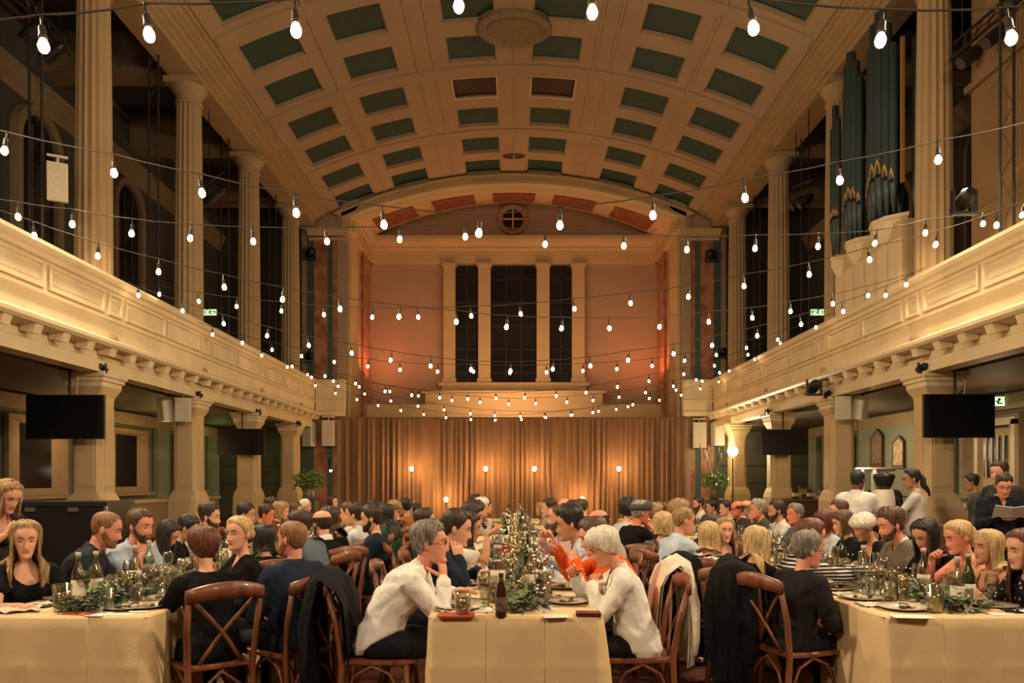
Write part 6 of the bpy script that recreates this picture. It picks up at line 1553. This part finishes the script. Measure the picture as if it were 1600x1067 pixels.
def fairy(x, y, tn, k, r=rnd):
    j = thing('light_jar', '%s jar of gold wire lights counted from the near end of the %s table' % (ordn[k], tn), 'jar', (x, y, TZ), group='jars of wire lights')
    put('jar', jar_m, j)
    m = MB(); pts = []
    for q in range(26):
        a = q * 2.4 + r.random(); rr = r.uniform(.01, .038); pts.append((rr * math.cos(a), rr * math.sin(a), .012 + .12 * r.random()))
    m.tube(pts, .0012, 3); put('wire', m.mesh('wire', GOLDW), j)
    m = MB()
    for q in pts + [(r.uniform(-.06, .06), r.uniform(-.06, .06), r.uniform(.10, .19)) for _ in range(6)]: m.ell(q, (.003, .003, .003), 5, 3)
    put('lights', m.mesh('lights', FAIRY), j, kind='stuff')
for key, (tn, cx) in TN.items():
    g = thing('foliage_garland', 'leafy olive garland running down the middle of the %s table' % tn, 'garland', (cx, YT0, TZ), group='table garlands')
    m = MB(); L = YT1 - YT0 - .3; pts = [(.05 * math.sin(y * 2.3) + .02, .12 + y, .02) for y in np.linspace(0, L, 60)]
    m.tube(pts, .006, 5); put('stem', m.mesh('stem', LEAF[2]), g)
    far_ = [MB(), MB(), MB()]
    for i in range(1500):
        t = rnd.random() ** 1.5 * L if i > 240 else rnd.uniform(0, 1.3)
        y = .10 + t; x = .05 * math.sin(y * 2.3) + rnd.gauss(.02, .055); z = abs(rnd.gauss(.0, .035)) + .006
        e = Euler((rnd.uniform(-.3, .9), rnd.uniform(-.7, .7), rnd.uniform(0, 6.28)))
        sc = rnd.uniform(.7, 1.35); mi = rnd.choice((0, 0, 1, 2))
        if i < 95: put('leaf', leaf_me[mi], g, (x, y, z), e, sc)
        else: far_[mi].add(*leaf_shape, M=Matrix.Translation((x, y, z)) @ e.to_matrix().to_4x4() @ Matrix.Scale(sc, 4))
    for mi in range(3): put('foliage', far_[mi].mesh('foliage', LEAF[mi]), g, kind='stuff')
    k = 0; y = 4.95
    while y < YT1 - .3 and k < 12:
        fairy(cx + rnd.uniform(-.07, .07), y, tn, k); k += 1; y += .82
    y = 5.25; k = 0
    while y < YT1 - .4 and k < 12:
        kd = ('clear', 'green', 'clear')[k % 3]
        b = put('bottle', bot[kd], None, (cx + (.10 if k % 2 else -.11), y, TZ), label='%s glass bottle, %s from the near end of the %s table row' % (kd, ordn[k], tn), cat='bottle', group='bottles along the tables')
        if k % 2 == 0: put('label', blab, b)
        if kd == 'clear': put('cap', bcap, b, (0, 0, -.012))
        if k % 2 == 0: put('carafe', MB().lathe([(.05, 0), (.055, .01), (.05, .10), (.022, .15), (.024, .20), (.030, .22), (.028, .22), (.020, .15), (.046, .10), (.05, .014), (.004, .012)], 16).mesh('carafe', GLASS, True), None, (cx + (-.13 if k % 2 else .14), y + .35, TZ), label='water carafe behind the %s bottle of the %s table row' % (ordn[k], tn), cat='carafe', group='water carafes')
        k += 1; y += .84
def tab(px, py, y_off=0):
    d = (EYE - TZ) * F / (py - VPY); v = at(px, py, d); return (v.x, v.y, TZ)
# singled-out things at the near ends
b = put('bottle', bot['beer'], None, tab(783, 963), label='dark brown beer bottle at the near edge of the central table', cat='bottle')
put('label', MB().lathe([(.0316, .03), (.0322, .032), (.0322, .105), (.0316, .107)], 18, cap=False).mesh('label', mat('beer_label', (.10, .06, .04), .5, var=.6, vscale=40), True), b)
put('label', MB().lathe([(.0152, .190), (.0156, .192), (.0142, .214), (.0138, .216)], 14, cap=False).mesh('label', mat('beer_label', (0, 0, 0)), True), b)
def flat(name, px, py, w, h, m, lab, cat, rz=0, th=.008, pages=False):
    o = put(name, MB().box((0, 0, th / 2), (w, h, th)).mesh(name, m), None, tab(px, py), (0, 0, rz), label=lab, cat=cat)
    if pages: put('pages', MB().box((.002, -.001, th / 2), (w, h - .004, th * .6)).mesh('pages', mat('paper', (.70, .65, .54), .8)), o)
    return o
REDB = mat('red_booklet', (.42, .07, .025), .5); PAPER = mat('paper', (.70, .65, .54), .8)
flat('booklet', 713, 962, .20, .13, REDB, 'red booklet at the near left corner of the central table', 'booklet', .02, .010, True)
flat('booklet', 919, 961, .135, .09, mat('maroon_leather', (.10, .012, .010), .4), 'maroon wallet at the near right corner of the central table', 'wallet', -.03, .018)
flat('menu_card', 868, 963, .14, .10, PAPER, 'white menu card beside the maroon wallet', 'card', .1, .003)
flat('booklet', 128, 959, .17, .10, REDB, 'red booklet at the near edge of the left table', 'booklet', -.2, .006, True)
flat('menu_card', 180, 960, .20, .07, PAPER, 'white menu sheet beside the red booklet on the left table', 'card', .05, .003)
flat('menu_card', 1425, 964, .21, .10, PAPER, 'white menu card at the near left corner of the right table', 'card', -.12, .004)
flat('menu_card', 1570, 956, .26, .10, PAPER, 'white menu sheet by the wine glass at the edge of the view', 'card', .08, .003)
flat('phone', 62, 948, .075, .15, BLACKPLASTIC, 'black phone lying in front of the woman in the black scoop top', 'phone', 1.3, .009)
put('napkin', nap_m[0], None, tab(24, 955), (0, 0, .4), 1.3, label='beige napkin bunched at the near left end of the left table', cat='napkin', group='napkins')
def big_tumbler(px, py, lab, lemon=False, sc=1.25):
    o = put('tumbler', tum_m, None, tab(px, py), (0, 0, 0), sc, label=lab, cat='glass')
    put('water', tum_l, o)
    if lemon:
        m = MB(); m.lathe([(.026, -.004), (.028, 0), (.026, .004)], 20); m.add([(0, 0, 0)], [])
        l = put('lemon_slice', m.mesh('lemon_slice', mat('lemon_flesh', (.75, .62, .16), .4)), o, (.0, -.012, .036), (1.35, .25, 0))
        put('rind', MB().lathe([(.028, -.004), (.031, 0), (.028, .004), (.026, .003), (.026, -.003)], 20, cap=False).mesh('rind', mat('lemon_rind', (.8, .6, .05), .4)), l)
big_tumbler(723, 962, 'tall tumbler beside the red booklet on the central table', sc=1.2)
big_tumbler(97, 955, 'large half-full tumbler at the near edge of the left table', sc=1.35)
big_tumbler(1461, 957, 'tumbler with a slice of lemon at the near edge of the right table', True, 1.3)
big_tumbler(1392, 938, 'tumbler with pale drink and lemon behind the near plates of the right table', True, 1.2)
for px, py, kd, lab in ((122, 939, 'clear', 'labelled clear bottle nearer the fair-haired woman on the left table'), (150, 936, 'clear', 'second clear bottle beside the labelled one on the left table'), (233, 908, 'clear', 'clear bottle with a thin neck before the man in pale blue short sleeves'),
                       (1496, 950, 'clear', 'clear bottle with a strip label near the blonde woman'), (1513, 946, 'green', 'greenish bottle right behind the strip-labelled one'), (1443, 928, 'clear', 'clear bottle in front of the woman with long black hair'),
                       (829, 928, 'clear', 'clear labelled bottle behind the garland on the central table'), (775, 920, 'clear', 'clear bottle behind the dark beer bottle')):
    b = put('bottle', bot[kd], None, tab(px, py), label=lab, cat='bottle'); put('label', blab, b)
    put('cap', bcap, b, (0, 0, -.012 if kd == 'clear' else 0))
for px, py, lab in ((1549, 948, 'full red wine glass before the woman in the sleeveless patterned top'), (1373, 930, 'red wine glass beyond the near plates of the right table'), (755, 895, 'dark red wine glass on the left half of the central table')):
    o = put('wine_glass', wine_m, None, tab(px, py), label=lab, cat='glass'); put('wine', wine_l, o)
for px, py, lab in ((1410, 952, 'near dinner plate at the left corner of the right table'), (198, 951, 'near dinner plate at the hall corner of the left table'), (718, 951, 'near dinner plate behind the red booklet of the central table')):
    o = put('plate', plate_m, None, tab(px, py), (0, 0, 0), 1.05, label=lab, cat='plate', group='dinner plates'); put('food', foods[1], o)
# amber jar, herb bowl and candle box
o = thing('amber_jug', 'squat jug of amber drink in the middle of the left table', 'jug', tab(205, 926))
put('jug', MB().lathe([(.05, 0), (.075, .02), (.082, .07), (.07, .115), (.074, .12), (.066, .12), (.078, .07), (.07, .022), (.004, .01)], 20).mesh('jug', GLASS, True), o)
put('drink', MB().lathe([(.004, .012), (.068, .023), (.076, .07), (.068, .095), (.004, .096)], 20).mesh('drink', AMBER, True), o)
o = thing('herb_bowl', 'bowl of green succulents among the leaves of the left table', 'bowl', tab(163, 941))
put('bowl', MB().lathe([(.04, 0), (.075, .03), (.085, .06), (.080, .06), (.07, .034), (.004, .012)], 20).mesh('bowl', mat('dark_bowl', (.05, .045, .035), .5), True), o)
m = MB()
for k in range(60):
    e = Euler((rnd.uniform(-.2, 1.2), rnd.uniform(-.5, .5), rnd.uniform(0, 6.28))); m.add(*leaf_shape, M=Matrix.Translation((rnd.uniform(-.05, .05), rnd.uniform(-.05, .05), .055 + rnd.uniform(0, .03))) @ e.to_matrix().to_4x4() @ Matrix.Scale(.7, 4))
put('succulents', m.mesh('succulents', mat('leaf_bright', (.16, .26, .05), .5)), o, kind='stuff')
o = thing('red_box', 'small red and white box among the glasses of the central table', 'box', tab(788, 880))
put('box', MB().box((0, 0, .03), (.13, .10, .06)).mesh('box', PAPER), o); put('lid', MB().box((0, .01, .11), (.11, .08, .09)).mesh('lid', mat('red_card', (.35, .02, .02), .5)), o)

# ================================================================== service station and flowers
t = thing('service_table', 'dark serving table holding the coffee urns by the right pier', 'table', (4.75, 10.1, 0))
put('tabletop', MB().box((0, 0, .90), (1.9, .7, .04)).mesh('tabletop', mat('bar_wood', (0, 0, 0))), t)
for sx in (-.85, .85):
    for sy in (-.28, .28): put('leg', MB().box((sx, sy, .44), (.06, .06, .88)).mesh('leg', BLACK), t)
p_ = at(1381, 800, 9.9)
u = thing('coffee_grinder', 'white coffee urn with a black hopper beside the waiter', 'urn', (p_.x, p_.y, .92))
put('body', MB().lathe([(.13, 0), (.14, .03), (.135, .32), (.115, .44), (.10, .46)], 20).mesh('body', WHITEPL, True), u)
put('hopper', MB().lathe([(.07, .46), (.10, .52), (.135, .62), (.135, .65), (.10, .66), (.0, .67)], 20).mesh('hopper', BLACKPLASTIC, True), u)
put('spout', MB().tube([(0, -.12, .12), (0, -.19, .11), (0, -.20, .05)], .015, 8).mesh('spout', STEEL), u)
put('handle', MB().tube([(.13, -.03, .05), (.19, -.08, .15), (.17, -.06, .33), (.12, -.02, .36)], .014, 8).mesh('handle', BLACKPLASTIC), u)
p_ = at(1356, 800, 10.1)
u = thing('water_boiler', 'steel-topped boiler with upright pipes behind the waiter', 'urn', (p_.x, p_.y, .92))
put('body', MB().box((0, 0, .18), (.24, .26, .36)).mesh('body', WHITEPL), u)
for sx in (-.08, .08): put('pipe', MB().tube([(sx, 0, .36), (sx, 0, .72)], .032, 12).mesh('pipe', WHITEPL, True), u)
put('crossbar', MB().tube([(-.16, 0, .72), (.34, 0, .72)], .026, 12, round_ends=True).mesh('crossbar', STEEL, True), u)
def plant(px, py, d, lab, reeds):
    q = at(px, py, d)
    o = thing('flower_arrangement', lab, 'flowers', (q.x, q.y, 0))
    put('plinth', MB().box((0, 0, .5), (.4, .4, 1.0)).mesh('plinth', mat('plinth_dark', (.06, .05, .04), .6)), o)
    put('vase', MB().lathe([(.10, 1.0), (.14, 1.06), (.13, 1.2), (.10, 1.26), (.12, 1.30), (.10, 1.30)], 18).mesh('vase', mat('vase_glaze', (.12, .10, .08), .3), True), o)
    m = MB(); r = random.Random(px)
    for k in range(420):
        a = r.uniform(0, 6.28); rr = .36 * math.sqrt(r.random()); e = Euler((r.uniform(-.6, 1.2), r.uniform(-.8, .8), r.uniform(0, 6.28)))
        m.add(*leaf_shape, M=Matrix.Translation((rr * math.cos(a), rr * math.sin(a), 1.32 + r.uniform(0, .38) * (1.1 - rr))) @ e.to_matrix().to_4x4() @ Matrix.Scale(1.7, 4))
    put('foliage', m.mesh('foliage', mat('leaf_bright', (0, 0, 0))), o, kind='stuff')
    for k in range(reeds):
        a = r.uniform(0, 6.28); dx, dy = .30 * math.cos(a), .2 * math.sin(a)
        h = r.uniform(.5, 1.0)
        st = put('reed', MB().tube([(0, 0, 1.3), (dx * .5, dy * .5, 1.3 + h * .6), (dx * 1.2, dy * 1.2, 1.35 + h)], .008, 5).mesh('reed', mat('reed_straw', (.34, .24, .11), .7)), o)
        put('plume', MB().ell((dx * 1.2, dy * 1.2, 1.37 + h), (.022, .022, .11), 6, 5).mesh('plume', mat('reed_straw', (0, 0, 0)), True), st)
plant(1116, 770, 20.3, 'green flower arrangement with tall dry reeds by the spotlight', 9)
plant(482, 775, 18.5, 'leafy flower arrangement before the left marble pilaster', 0)
q = person('white booklet'); hp = q['D']['arms']
M4 = Matrix.Translation(q['root']) @ Matrix.Rotation(q['rot'], 4, 'Z') @ Matrix.Scale(q['scale'], 4)
c = M4 @ ((hp[0][3] + hp[1][3]) / 2 + Vector((0, .10, .03)))
bk = thing('booklet', 'white booklet held open by the man in the dark blazer', 'booklet', c, (.7, 0, q['rot']))
for s in (-1, 1): put('page', MB().box((s * .075, 0, 0), (.15, .21, .006), M=Matrix.Rotation(-s * .2, 4, 'Y')).mesh('page', PAPER), bk)
# slim microphone stand lamp by the left marble pilaster
q = at(517, 735, 22.5)
o = thing('reading_lamp', 'slim stand with a small white light before the left marble pilaster', 'lamp', (q.x, q.y, 0))
put('pole', MB().tube([(0, 0, .03), (0, 0, q.z)], .014, 8).mesh('pole', BLACK), o); put('base', MB().lathe([(.17, 0), (.17, .02), (.02, .05)], 16).mesh('base', BLACK), o)
put('shade', MB().lathe([(.07, q.z + .02), (.07, q.z + .34), (.05, q.z + .36), (.0, q.z + .36)], 12).mesh('shade', BLACK), o)
put('bulb', MB().ell((0, -.02, q.z), (.04, .04, .04), 10, 6).mesh('bulb', mat('lit_small', (1, 1, 1), .3, emit=(1, .85, .55), strength=30), True), o)
